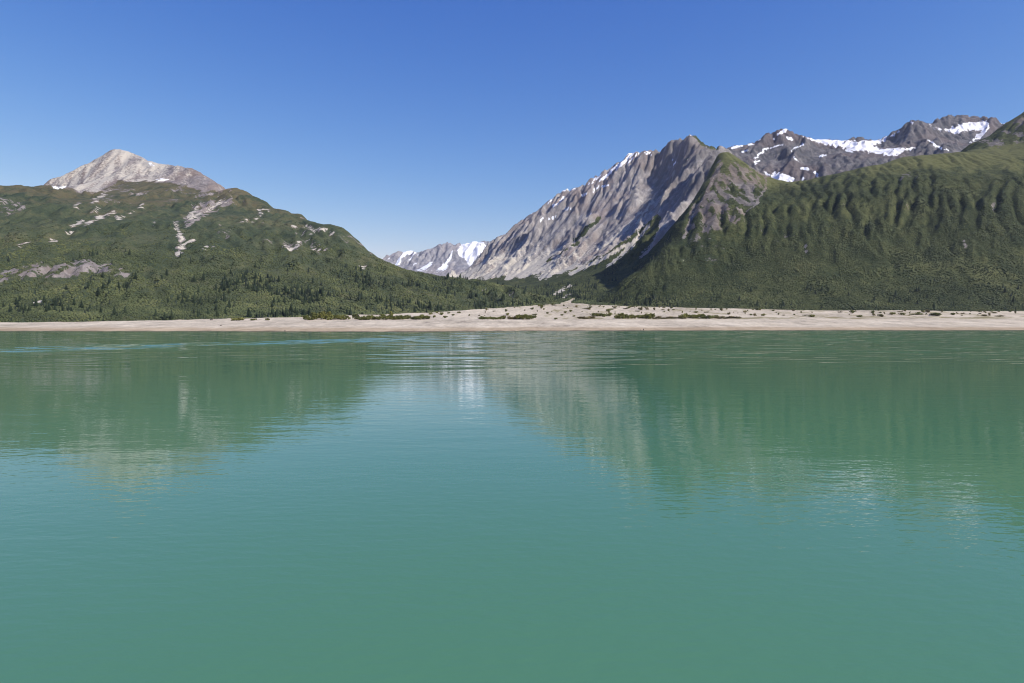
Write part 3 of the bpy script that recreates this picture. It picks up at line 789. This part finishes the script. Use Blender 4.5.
bz = L.Y - np.interp(L.X, [-600, 0, 600, 1600], [1460, 1480, 1560, 1530])
L.moss = (0.85 * sstep(90, 15, np.abs(bz - 20)) * sstep(60, 180, L.X) * sstep(-0.1, 0.5, fbm(L.X / 70, L.Y / 40, 133, 3)) + 0.46 * sstep(-120, 100, L.X)) * sstep(1400, 1500, L.Y)
L_at = dict(veg=L.veg, moss=L.moss)
setp(grid_mesh('beach', L.X, L.Y, L.Z, beach_mat(), L_at), 'structure', 'pale gravel beach and outwash fan along the far shore', 'beach')

def water_mat():
    t = NT('glacial_water')
    n = t.noise(300, 3, 0.5)
    t.put(t.b.inputs['Base Color'], t.mix(n, (0.068, 0.184, 0.097), (0.077, 0.197, 0.110)))
    t.b.inputs['Roughness'].default_value = 0.03
    t.b.inputs['IOR'].default_value = 1.333
    r = (0, 0, math.radians(-9))
    w1 = t.noise(1.1, 2, 0.5, scale=(0.5, 1, 1), rot=r)
    w2 = t.noise(5.0, 2, 0.5, scale=(0.35, 1, 1), rot=r)
    w3 = t.noise(22.0, 2, 0.5, scale=(0.3, 1, 1), rot=r)
    calm = t.noise(260.0, 3, 0.5, scale=(0.5, 1.6, 1), rot=r)
    amp = t.math('ADD', 0.55, t.math('MULTIPLY', t.step(calm, 0.4, 0.65), 0.7))
    sep = t.n('ShaderNodeSeparateXYZ'); t.put(sep.inputs[0], t.pos)
    amp = t.math('MULTIPLY', amp, t.step(sep.outputs[1], 340.0, 190.0))      # beyond, the waves themselves are modelled
    h = t.math('ADD', t.math('MULTIPLY', w1, t.math('ADD', 0.024, t.math('MULTIPLY', t.step(sep.outputs[1], 110.0, 45.0), 0.05))), t.math('ADD', t.math('MULTIPLY', w2, 0.065), t.math('MULTIPLY', w3, 0.10)))
    h = t.math('MULTIPLY', h, amp)
    t.bump(h, 1.0, 1.0)
    return t.m
gx = np.concatenate([np.linspace(-9000, -1100, 9)[:-1], np.arange(-1100, 1106, 6.0), np.linspace(1106, 9000, 9)[1:]])
gy = np.concatenate([np.linspace(-6000, 150, 9)[:-1], np.arange(150, 200, 1.2), np.arange(200, 1040, 0.75), [1100, 1600]])
WX, WY = np.meshgrid(gx, gy)
WR = WY * 0.985 - WX * 0.17
wamp = sstep(1100, 1000, np.abs(WX)) * sstep(150, 420, WY) * sstep(1040, 1030, WY)
breeze = sstep(200, 330, WY + 40 * fbm(WX / 200, WY / 80, 145, 3))          # a light breeze out near the shore
wl = np.abs(WY - (707 + 0.95 * WX) + 25 * fbm(WX / 150, WY / 60, 146, 3))
lane = 1.5 * sstep(85, 35, wl) * sstep(-40, -160, WX)
WZ = wamp * ((0.7 + 0.8 * sstep(-0.3, 0.5, fbm(WX / 300, WY / 110, 141, 3))) * (0.050 * gnoise(WX / 46, WR / 7.5, 142) + 0.085 * gnoise(WX / 70, WR / 16, 143) + 0.022 * gnoise(WX / 22, WR / 3.8, 144))
             + breeze * (0.8 + 0.7 * sstep(-100, 400, WX)) * (0.10 * gnoise(WX / 30, WR / 3.2, 147) + 0.16 * gnoise(WX / 40, WR / 6.5, 148)) + lane * (0.16 * gnoise(WX / 22, WR / 2.2, 149) + 0.14 * gnoise(WX / 26, WR / 4.0, 150)))
ww = grid_mesh('water', WX, WY, WZ, water_mat())
setp(ww, 'structure', 'calm turquoise glacial water with mountain reflections', 'water')
base = raw_mesh('ground', [(-24000, -6000, -30), (24000, -6000, -30), (24000, 30000, -30), (-24000, 30000, -30)], [(0, 1, 2, 3)], M_C)
setp(base, 'structure', 'low ground under the water and the mountains', 'ground')

# (skyline fit)
print('SKY', A.err, B.err, C.err, D.err, E.err)

# ------------------------------------------------------------------ what can be seen from the deck (to leave out what no view shows)
NB = 420
YB = np.geomspace(900, 14000, NB)
vis = np.full((1400, NB), 1e9)
for T in TER:
    px, py = proj(T.X, T.Y, T.Z)
    c = ((px + 188)).astype(int)
    k = np.searchsorted(YB, T.Y)
    ok = (c >= 0) & (c < 1400) & (k < NB)
    np.minimum.at(vis, (c[ok], k[ok]), py[ok])
vis = np.minimum.accumulate(vis, 1)

def seen(x, y, z, h, margin=4.0):
    px, py = proj(x, y, z + h)
    c = np.clip((px + 188).astype(int), 0, 1399)
    k = np.clip(np.searchsorted(YB, y) - 5, 0, NB - 1)
    return (py < vis[c, k] + margin) & (px > -150) & (px < 1170)

def cover_at(x, y):
    """Plant cover, heath and owner of the top surface at each point."""
    zs = np.stack([t.z(x, y) for t in TER])
    i = zs.argmax(0)
    v = np.zeros(len(x)); h = np.zeros(len(x)); sl = np.zeros(len(x))
    for j, T in enumerate(TER):
        m = i == j
        if m.any():
            v[m] = T.field(T.veg, x[m], y[m])
            if T is not L:
                h[m] = T.field(T.heath, x[m], y[m])
                sl[m] = T.field(T.sl, x[m], y[m])
    return zs.max(0), v, h, sl, i

# ------------------------------------------------------------------ foliage materials
def leaf_mat(name, stops, detail=2.0):
    t = NT(name)
    n = t.noise(detail, 3, 0.6)
    v = t.math('ADD', t.math('MULTIPLY', t.attr('tint'), 0.75), t.math('MULTIPLY', n, 0.25))
    t.put(t.b.inputs['Base Color'], t.ramp(v, stops))
    t.b.inputs['Roughness'].default_value = 0.75
    t.b.inputs['Specular IOR Level'].default_value = 0.2
    return t.m

def leaf_mat_obj(name, stops, detail=1.5):
    t = NT(name)
    oi = t.n('ShaderNodeObjectInfo')
    n = t.noise(detail, 3, 0.6)
    v = t.math('ADD', t.math('MULTIPLY', oi.outputs['Random'], 0.5), t.math('MULTIPLY', n, 0.5))
    t.put(t.b.inputs['Base Color'], t.ramp(v, stops))
    t.b.inputs['Roughness'].default_value = 0.7
    t.b.inputs['Specular IOR Level'].default_value = 0.2
    return t.m

M_ALDER = leaf_mat('alder_leaves', [(0.10, (0.026, 0.036, 0.017)), (0.42, (0.060, 0.075, 0.031)), (0.65, (0.098, 0.112, 0.045)), (0.92, (0.128, 0.126, 0.054))])
M_SPRUCE = leaf_mat('spruce_needles', [(0.1, (0.010, 0.016, 0.011)), (0.6, (0.020, 0.030, 0.019)), (0.95, (0.036, 0.048, 0.028))])
M_SPRUCE1 = leaf_mat_obj('spruce_needles_near', [(0.1, (0.010, 0.018, 0.010)), (0.6, (0.024, 0.038, 0.019)), (0.95, (0.044, 0.058, 0.026))])
M_BUSH = leaf_mat_obj('willow_leaves', [(0.15, (0.060, 0.070, 0.018)), (0.5, (0.11, 0.118, 0.028)), (0.85, (0.17, 0.165, 0.045))])
M_DRYBUSH = leaf_mat_obj('dry_willow_leaves', [(0.15, (0.085, 0.072, 0.032)), (0.5, (0.14, 0.118, 0.05)), (0.85, (0.20, 0.17, 0.075))])
def bark_mat():
    t = NT('bark')
    n = t.noise(0.4, 4, 0.6, scale=(1, 1, 0.2))
    t.put(t.b.inputs['Base Color'], t.ramp(n, [(0.3, (0.05, 0.04, 0.03)), (0.7, (0.13, 0.11, 0.09))]))
    t.b.inputs['Roughness'].default_value = 0.9
    return t.m
M_BARK = bark_mat()

# ------------------------------------------------------------------ plant shapes
def ico():
    p = (1 + 5 ** 0.5) / 2
    v = [(-1, p, 0), (1, p, 0), (-1, -p, 0), (1, -p, 0), (0, -1, p), (0, 1, p), (0, -1, -p), (0, 1, -p), (p, 0, -1), (p, 0, 1), (-p, 0, -1), (-p, 0, 1)]
    f = [(0, 11, 5), (0, 5, 1), (0, 1, 7), (0, 7, 10), (0, 10, 11), (1, 5, 9), (5, 11, 4), (11, 10, 2), (10, 7, 6), (7, 1, 8), (3, 9, 4), (3, 4, 2), (3, 2, 6), (3, 6, 8), (3, 8, 9), (4, 9, 5), (2, 4, 11), (6, 2, 10), (8, 6, 7), (9, 8, 1)]
    v = [np.array(a, float) / np.linalg.norm(a) for a in v]
    def sub(v, f):
        mid, nf = {}, []
        v = list(v)
        def m(a, b):
            k = (min(a, b), max(a, b))
            if k not in mid:
                q = v[a] + v[b]
                v.append(q / np.linalg.norm(q)); mid[k] = len(v) - 1
            return mid[k]
        for a, b, c in f:
            x, y, z = m(a, b), m(b, c), m(c, a)
            nf += [(a, x, z), (b, y, x), (c, z, y), (x, y, z)]
        return v, nf
    return v, f, sub
_v0, _f0, _sub = ico()
_v1, _f1 = _sub(_v0, _f0)

def dome(rng, fine=True):
    v, f = (np.array(_v1), np.array(_f1)) if fine else (np.array(_v0), np.array(_f0))
    v = v * rng.uniform(0.62, 1.25, (len(v), 1))
    v[:, 2] = v[:, 2] * 0.85 + 0.35
    keep = ~(v[f][:, :, 2] < 0.0).all(1)
    f = f[keep]
    u = np.unique(f)
    mp = np.full(len(v), -1); mp[u] = np.arange(len(u))
    return v[u], mp[f]

def spire(rng, tiers=5, sides=6):
    """A spruce of unit height: overlapping drooping skirts with ragged hems."""
    V, Fc = [], []
    for k in range(tiers):
        z0 = 0.06 + 0.84 * k / tiers
        z1 = min(1.0, z0 + 1.55 * 0.9 / tiers)
        r = 0.25 * (1 - 0.86 * k / tiers) * rng.uniform(0.85, 1.15)
        b = len(V)
        a0 = rng.uniform(0, 6.28)
        for j in range(sides * 2):
            a = a0 + math.pi * j / sides
            rr = r * (rng.uniform(0.85, 1.25) if j % 2 == 0 else rng.uniform(0.45, 0.7))
            V.append((rr * math.cos(a), rr * math.sin(a), z0 - (0.05 if j % 2 == 0 else -0.02) * rng.uniform(0.5, 1.2)))
        V.append((0, 0, z1))
        for j in range(sides * 2):
            Fc.append((b + j, b + (j + 1) % (sides * 2), b + sides * 2))
    return np.array(V), np.array(Fc)

def scatter(name, mat, tmpls, x, y, z, sx, sz, tint, rng):
    V, Fs, T, n0 = [], [], [], 0
    pick = rng.integers(0, len(tmpls), len(x))
    for i, (tv, tf) in enumerate(tmpls):
        m = pick == i
        if not m.any(): continue
        a = rng.uniform(0, 6.283, m.sum())
        ca, sa = np.cos(a), np.sin(a)
        st = rng.uniform(0.8, 1.25, m.sum())
        vx, vy, vz = tv[:, 0][None], tv[:, 1][None] * st[:, None], tv[:, 2][None]
        P = np.stack([(vx * ca[:, None] - vy * sa[:, None]) * sx[m][:, None] + x[m][:, None], (vx * sa[:, None] + vy * ca[:, None]) * sx[m][:, None] + y[m][:, None], vz * sz[m][:, None] + z[m][:, None]], -1)
        k = len(tv)
        V.append(P.reshape(-1, 3))
        Fs.append((tf[None] + (np.arange(m.sum()) * k)[:, None, None] + n0).reshape(-1, 3))
        T.append(np.repeat(tint[m], k))
        n0 += k * int(m.sum())
    o = raw_mesh(name, np.concatenate(V), np.concatenate(Fs), mat)
    q = o.data.attributes.new('tint', 'FLOAT', 'POINT')
    q.data.foreach_set('value', np.concatenate(T).astype(np.float32))
    return o

# ------------------------------------------------------------------ brush on the slopes and spruces in it
rng = np.random.default_rng(77)
def candidates(n, y0, y1, p=1.0):
    px = rng.uniform(-110, 1130, n)
    Y = np.exp(rng.uniform(0, 1, n) ** p * math.log(y1 / y0)) * y0
    return (px - 512) / F * Y, Y

def thicket(name, n, y0, y1, fine, label, rlo, rhi, p=1.0):
    x, y = candidates(n, y0, y1, p)
    z, v, h, sl, own = cover_at(x, y)
    r = rng.uniform(rlo, rhi, len(x)) * (0.75 + 0.4 * fbm(x / 90, y / 90, 401, 3))
    ok = (v + 0.35 * fbm(x / 40, y / 40, 403, 3) > 0.62) & (h < 0.45) & seen(x, y, z, r) & (sl < 1.7) & (own != 3) & (own != 4)
    px_ = 512 + F * x / y
    top_ = np.where(px_ < 600, 230, 560) + 110 * fbm(x / 200, y / 200, 407, 3)
    dn = sstep(top_ + 160, top_ - 60, z)
    ok &= rng.uniform(0, 1, len(x)) < 0.10 + 0.9 * dn
    flat = 0.55 + 0.45 * dn
    x, y, z, r, flat = x[ok], y[ok], z[ok], r[ok], flat[ok]
    tint = np.clip(0.46 + 0.42 * fbm(x / 120, y / 120, 405, 4) + 0.20 * fbm(x / 600, y / 600, 406, 2) + 0.12 * rng.standard_normal(len(x)), 0, 1)
    T = [dome(rng, fine) for _ in range(7)]
    o = scatter(name, M_ALDER, T, x, y, z - 0.15 * r, r, r * flat * rng.uniform(0.7, 1.2, len(x)), tint, rng)
    setp(o, 'stuff', label, 'brush')
    return len(x)

n1 = thicket('brush', 165000, 1400, 2700, True, 'dense alder brush covering the low ground behind the beach', 2.0, 4.2)
n2 = thicket('brush', 170000, 2450, 3900, False, 'alder brush carpeting the higher mountain slopes', 2.0, 4.2)

x, y = candidates(34000, 1490, 3800, 0.85)
z, v, h, sl, own = cover_at(x, y)
px, py = proj(x, y, z)
dens = 0.05 + 0.85 * sstep(0.05, 0.5, fbm(x / 170, y / 170, 411, 4))
dens *= np.where(px < 600, sstep(250, 90, z) * (0.45 + 0.65 * sstep(60, 200, px)), sstep(150, 70, z) * np.where(px < 720, 1.3, 0.5))
dens = np.where((px > 440) & (px < 720) & (y > 2600), dens * 1.8 + 0.12, dens)
hh = (7.5 + 20 * rng.uniform(0, 1, len(x)) ** 1.7) * (0.8 + 0.2 * rng.uniform(0, 1, len(x)))
ok = (v > 0.6) & (h < 0.3) & seen(x, y, z, hh, 0.0) & (rng.uniform(0, 1, len(x)) < dens) & (sl < 1.2)
x, y, z, hh, px, py = x[ok], y[ok], z[ok], hh[ok], px[ok], py[ok]
app = hh / y
infr = (px > 2) & (px < 1022)
order = np.argsort(-app * infr)
near, rest = order[:280], order[280:]
T = [spire(rng, 4, 4) for _ in range(5)]
o = scatter('spruce_forest', M_SPRUCE, T, x[rest], y[rest], z[rest] - 0.3, hh[rest] * rng.uniform(0.75, 1.5, len(rest)), hh[rest], np.clip(0.45 + 0.25 * rng.standard_normal(len(rest)), 0, 1), rng)
setp(o, 'stuff', 'many small dark spruces scattered through the brush further up the slopes', 'forest')

# single spruces that stand out
def mesh_only(name, v, f, mat):
    o = raw_mesh(name, v, f, mat)
    me = o.data
    COL.objects.unlink(o)
    bpy.data.objects.remove(o)
    return me
def trunk_geo(r0, r1, h, n=6):
    V = [(r0 * math.cos(6.283 * i / n), r0 * math.sin(6.283 * i / n), -0.04) for i in range(n)] + [(r1 * math.cos(6.283 * i / n), r1 * math.sin(6.283 * i / n), h) for i in range(n)]
    return np.array(V), np.array([(i, (i + 1) % n, n + (i + 1) % n, n + i) for i in range(n)])
CROWNS = [mesh_only('crown', *spire(rng, 8, 8), M_SPRUCE1) for _ in range(4)]
TRUNK = mesh_only('trunk', *trunk_geo(0.02, 0.004, 0.9), M_BARK)

def zone(px, py):
    if px < 135: return 'dark spruce in the brush below the pinkish outcrop near the left edge', 'spruces below the pinkish outcrop'
    if px < 235: return 'dark spruce in the brush below the forked pale rockslide', 'spruces below the forked rockslide'
    if px < 300: return 'dark spruce behind the bare beach, left of the first long thicket', 'spruces left of the first thicket'
    if px < 352: return 'dark spruce on the slope behind the tall shrub thicket', 'spruces behind the tall thicket'
    if px < 435: return 'dark spruce on the slope behind the long low thicket', 'spruces behind the long low thicket'
    if px < 500: return 'dark spruce on the low forested spur under the distant snowy range', 'spruces under the distant range'
    if px < 560: return 'dark spruce near the tip of the forested spur, left of the stream gully', 'spruces left of the stream gully'
    if px < 640: return 'dark spruce just right of the pale stream gully', 'spruces right of the stream gully'
    if px < 735: return 'dark spruce behind the scrubby fan below the dark cliff band', 'spruces below the dark cliff band'
    if px < 850: return 'dark spruce at the foot of the green slope below the small snowfield', 'spruces below the small snowfield'
    if px < 940: return 'dark spruce at the foot of the green slope below the pyramid peak', 'spruces below the pyramid peak'
    return 'dark spruce at the foot of the green slope near the right edge', 'spruces near the right edge'

for n_, i in enumerate(near):
    root = bpy.data.objects.new('spruce_tree', None)
    COL.objects.link(root)
    root.location = (x[i], y[i], z[i] - 0.2)
    root.rotation_euler = (0, 0, float(rng.uniform(0, 6.28)))
    w = float(rng.uniform(0.85, 1.4))
    root.scale = (hh[i] * w, hh[i] * w, hh[i])
    lab, grp = zone(px[i], py[i])
    setp(root, None, lab, 'spruce', grp)
    for nm, me in (('trunk', TRUNK), ('crown', CROWNS[n_ % 4])):
        c = bpy.data.objects.new(nm, me)
        COL.objects.link(c)
        c.parent = root

# ------------------------------------------------------------------ bushes on the gravel
def hit(px, py):
    Y = np.arange(930, 2700, 2.5)
    P = np.array([at(px, py, q) for q in Y])
    g = L.z(P[:, 0], P[:, 1])
    k = np.argmax(P[:, 2] <= g)
    return P[k][0], P[k][1], float(g[k])

def bush_geo(rng, n=150):
    """A mound of leafy sprays of unit size, with gaps."""
    V, Fc = [], []
    lobes = [(rng.uniform(-0.3, 0.3), rng.uniform(-0.25, 0.25), rng.uniform(0.25, 0.6), rng.uniform(0.2, 0.36)) for _ in range(7)]
    for k in range(n):
        cx, cy, cz, r = lobes[rng.integers(0, 7)]
        d = rng.standard_normal(3); d /= np.linalg.norm(d)
        p = np.array([cx, cy, cz]) + d * r * rng.uniform(0.6, 1.1)
        p[2] = max(p[2], 0.03)
        u = rng.standard_normal(3); u /= np.linalg.norm(u)
        w = np.cross(u, d); w /= np.linalg.norm(w) + 1e-6
        s1, s2 = rng.uniform(0.08, 0.16), rng.uniform(0.07, 0.13)
        b = len(V)
        V += [p - u * s1, p + w * s2, p + u * s1, p - w * s2 + d * 0.04]
        Fc += [(b, b + 1, b + 2, b + 3)]
    return np.array(V), np.array(Fc)
def stems_geo(rng):
    V, Fc = [], []
    for k in range(6):
        a = rng.uniform(0, 6.28); l = rng.uniform(0.4, 0.7)
        top = np.array([0.35 * math.cos(a), 0.3 * math.sin(a), l])
        b = len(V)
        for q, r in ((np.array([0.05 * math.cos(a), 0.05 * math.sin(a), -0.05]), 0.018), (top, 0.006)):
            for j in range(4):
                t = j * math.pi / 2
                V.append(q + np.array([r * math.cos(t), r * math.sin(t), 0]))
        Fc += [(b + j, b + (j + 1) % 4, b + 4 + (j + 1) % 4, b + 4 + j) for j in range(4)]
    return np.array(V), np.array(Fc)
FOL = [mesh_only('foliage', *bush_geo(rng), M_BUSH) for _ in range(5)]
FOLD = [mesh_only('foliage', *bush_geo(rng), M_DRYBUSH) for _ in range(3)]
STEM = [mesh_only('stem', *stems_geo(rng), M_BARK) for _ in range(2)]
nb = 0
def bush(px, py, w, h, label, group=None, dry=False):
    global nb
    X, Y, Z = hit(px, py)
    root = bpy.data.objects.new('willow_bush', None)
    COL.objects.link(root)
    root.location = (X, Y, Z - 0.1)
    root.rotation_euler = (0, 0, 0.4 * math.sin(nb * 2.3))
    W, Hh = w * Y / F, h * Y / F
    root.scale = (W * 1.05, max(3.0, 0.8 * W), Hh * 1.12)
    setp(root, None, label, 'bush', group)
    parts = [('foliage', (FOLD if dry else FOL)[nb % (3 if dry else 5)])]
    if h > 3: parts.append(('stem', STEM[nb % 2]))
    for nm, me in parts:
        c = bpy.data.objects.new(nm, me)
        COL.objects.link(c)
        c.parent = root
    nb += 1

rnd = random.Random(5)
def row(x0, x1, py, wlo, whi, hlo, hhi, label, group, dry=False, jy=0.5):
    x = x0
    while x < x1:
        w = rnd.uniform(wlo, whi)
        bush(x + w / 2, py + rnd.uniform(-jy, jy * 0.4), w, rnd.uniform(hlo * 0.8, hhi * 1.08), label, group, dry)
        x += w * rnd.uniform(0.42, 0.62)
row(302, 311, 320, 5, 7, 3.5, 5, 'low green bush forming the left end of the tall thicket', 'left end of the tall thicket')
row(310, 326, 319.8, 6, 8, 6.5, 8.5, 'tall green bush in the highest part of the tall thicket', 'highest part of the tall thicket')
row(325, 343, 319.8, 5, 8, 4.5, 6.5, 'green bush in the lower right half of the tall thicket', 'right half of the tall thicket')
bush(345.5, 319.6, 3.5, 3, 'small round bush at the right tip of the tall thicket')
bush(349, 319.6, 3, 2.4, 'tiny dark bush in the gap between the two long thickets')
row(352, 366, 319.8, 6, 9, 4, 5.5, 'green bush at the left end of the long low thicket', 'left end of the long low thicket')
row(364, 398, 319.6, 6, 10, 4.5, 6.2, 'green bush in the middle of the long low thicket', 'middle of the long low thicket')
bush(391, 319, 4.5, 8, 'pointed tall bush sticking up from the long low thicket')
row(396, 424, 319.4, 6, 9, 3.2, 4.8, 'green bush in the tapering right end of the long low thicket', 'right end of the long low thicket')
bush(421.5, 318.8, 4.5, 5, 'rounded bush ending the long low thicket')
for (px, py, w, h) in ((427, 317.5, 3, 2), (431, 314.5, 4, 2.4), (434, 317.8, 3, 2.6), (437, 313.2, 3, 2), (441, 315, 5, 3), (445, 318, 5, 2.2), (449, 313.6, 3, 1.8), (453, 315.8, 3, 1.8), (459, 313.2, 4, 2)):
    bush(px, py, w, h, 'small scattered bush on gravel right of the long low thicket', 'scattered bushes right of the long thicket')
row(477, 499, 319.4, 4, 6, 2.2, 3.2, 'low bush left of the dense dark clump on the gravel', 'low bushes left of the dense clump')
bush(503.5, 319.2, 5.5, 4.2, 'round dark bush just left of the dense clump')
row(507, 515, 319.3, 4, 5, 2.2, 3.2, 'low brownish bush between the round bush and the dense clump', 'low brownish bushes by the dense clump', True)
row(515, 531, 319.5, 6, 8, 4.8, 6, 'bright green bush in the dense clump below the stream gully', 'dense clump below the stream gully')
for (px, py, w, h, t) in ((562, 315.6, 3.6, 1.8, 'small bush lowest in the slanting chain of three on the fan'), (565, 313.2, 3.4, 2.2, 'small bush in the middle of the slanting chain of three on the fan'), (570.5, 312, 3.2, 2.4, 'small bush highest in the slanting chain of three on the fan'),
                       (574.2, 316.6, 3, 1.8, 'small dark bush right of the slanting chain on the fan'), (555.5, 319.6, 3.5, 1.8, 'low dark bush on bare gravel beneath the stream gully'), (547.5, 313.8, 3, 2, 'small grey-green bush on bare gravel left of the slanting chain'), (543.7, 310, 2, 2, 'tiny upright bush on the upper gravel left of the stream gully'),
                       (506, 311.8, 2.6, 2.8, 'small upright bush on upper gravel above the round dark bush'), (535, 315, 5, 1.5, 'flat low bush right of the dense clump')):
    bush(px, py, w, h, t)
row(577, 591, 319, 5, 8, 2, 2.8, 'olive dry low bush in the strip right of the slanting chain', 'olive dry strip', True)
row(590, 609, 316.6, 4, 7, 2.4, 4, 'dark bush in the upper strip beside the olive dry brush', 'dark upper strip')
row(614, 622, 318.8, 4, 6, 4, 5.5, 'green bush at the left end of the middle right thicket', 'left end of the middle right thicket')
row(622, 646, 318.7, 5, 8, 3.6, 4.8, 'green bush in the middle right thicket', 'middle right thicket')
row(644, 651, 318.6, 4, 5, 5, 6.6, 'tall pointed bush at the right end of the middle right thicket', 'right end of the middle right thicket')
row(652, 680, 318.8, 5, 8, 1.6, 2.6, 'low olive bush in the gap between the two right thickets', 'olive bushes between the right thickets', True)
row(679, 700, 318.6, 5, 7, 4, 5.6, 'green bush in the right-hand dark thicket on the beach crest', 'right-hand dark thicket')
row(700, 714, 318.6, 5, 7, 3, 4.2, 'green bush in the thinning end of the right-hand dark thicket', 'thinning end of the right-hand thicket')
row(713, 736, 318.7, 5, 8, 1.3, 2.2, 'very low dry bush trailing off right of the dark thicket', 'dry bushes trailing off the dark thicket', True)
bush(238.5, 320.6, 12, 3.6, 'widest of three bushes alone on the left bare beach')
bush(253, 320.6, 7, 2.2, 'flat bush between two others on the left bare beach')
bush(267.5, 320.4, 5, 2.6, 'right-hand small bush of three on the left bare beach')
for k, (px, py, w, h, t) in enumerate(((811, 317, 9, 2.6, 'dark bush alone on the gravel below the small snowfield'), (852, 313.4, 5, 3.2, 'compact dark bush near the forest edge'), (860, 317, 6, 2.4, 'low dark bush below the compact one'), (872.5, 313.6, 4.5, 3, 'upright dark bush left of the row under the pyramid peak'), (881.5, 316.8, 4, 2.4, 'small brown bush under the upright dark one'),
                        (892, 314.3, 8, 2.2, 'wide low bush first in the row under the pyramid peak'), (902, 315, 7, 2.2, 'wide low bush second in the row under the pyramid peak'), (917.5, 314.8, 12, 1.9, 'flat broad mat of brush right of the row'), (935, 315.6, 16, 2.8, 'broadest dark bush on the right gravel'), (953, 315, 4.5, 2.6, 'round bush right of the broadest dark one'), (984.5, 316, 6, 1.6, 'flat olive bush near the right edge'), (1000, 316.6, 9, 1.5, 'thin olive strip of brush near the right edge'))):
    bush(px, py, w, h, t, dry=(k in (4, 10, 11)))
for k in range(150):
    px = rnd.uniform(592, 1022) if k < 95 else rnd.uniform(455, 745)
    top = float(np.interp(px, [q[0] for q in TOP], [q[1] for q in TOP]))
    py = top + 0.8 + (min(top + 9, 316) - top - 0.8) * rnd.random() ** 1.4
    if px < 770: grp, lab = 'small bushes dotting the fan', 'tiny bush dotting the upper gravel fan below the forest'
    else: grp, lab = 'small bushes dotting the right beach', 'tiny bush dotting the upper gravel along the right beach'
    bush(px, py, 1.2 + 4.2 * rnd.random() ** 2, 0.9 + 2.2 * rnd.random() ** 2, lab, grp, rnd.random() < 0.35)

# ------------------------------------------------------------------ boulders at the water's edge and on the beach
def rock_mat():
    t = NT('boulder_rock')
    n = t.noise(0.8, 5, 0.65)
    t.put(t.b.inputs['Base Color'], t.ramp(n, [(0.3, (0.055, 0.048, 0.045)), (0.6, (0.14, 0.115, 0.10)), (0.8, (0.22, 0.18, 0.16))]))
    t.b.inputs['Roughness'].default_value = 0.9
    t.bump(n, 0.6, 0.3)
    return t.m
M_ROCK = rock_mat()
def boulder(px, py, w, h, label):
    X, Y, Z = hit(px, py)
    v, f = _sub(_v1, _f1)
    v = np.array(v)
    v *= (1 + 0.22 * fbm(v[:, 0] * 1.6 + px, v[:, 1] * 1.6 + v[:, 2] * 1.3, int(px), 3))[:, None]
    v = v * np.array([w * Y / F / 2, w * Y / F / 2.4, h * Y / F / 1.5])
    v[:, 2] += h * Y / F * 0.3
    o = raw_mesh('boulder', v, f, M_ROCK)
    o.location = (X, Y, Z)
    setp(o, None, label, 'boulder')
boulder(643.5, 330.3, 1.1, 1.6, 'upright dark reddish boulder standing at the water line')
boulder(640.4, 330.3, 0.7, 0.7, 'small dark stone left of the upright reddish boulder')
boulder(211.5, 320.2, 3.2, 1.3, 'dark grey boulder on the left beach crest')
boulder(221, 325.6, 2.4, 0.8, 'flat dark stone midway down the left beach')
boulder(285, 331.2, 1.4, 0.9, 'grey stone at the water line of the left beach')
print('COUNT', n1, n2, len(rest), len(near), nb)

# ------------------------------------------------------------------ the air between
hz = bpy.data.materials.new('air')
hz.use_nodes = True
ht = hz.node_tree
ht.nodes.remove(ht.nodes['Principled BSDF'])
pv = ht.nodes.new('ShaderNodeVolumePrincipled')
pv.inputs['Color'].default_value = (0.72, 0.84, 1.0, 1)
pv.inputs['Density'].default_value = HAZE
pv.inputs['Anisotropy'].default_value = 0.2
ht.links.new(pv.outputs[0], ht.nodes['Material Output'].inputs['Volume'])
hx, hy0, hy1, hz0, hz1 = 25000, -7000, 31000, -31.0, 2600.0
hv = [(-hx, hy0, hz0), (hx, hy0, hz0), (hx, hy1, hz0), (-hx, hy1, hz0), (-hx, hy0, hz1), (hx, hy0, hz1), (hx, hy1, hz1), (-hx, hy1, hz1)]
hf = [(0, 3, 2, 1), (4, 5, 6, 7), (0, 1, 5, 4), (1, 2, 6, 5), (2, 3, 7, 6), (3, 0, 4, 7)]
setp(raw_mesh('haze', hv, hf, hz), 'stuff', 'thin blue haze in the air over the water and mountains', 'haze')
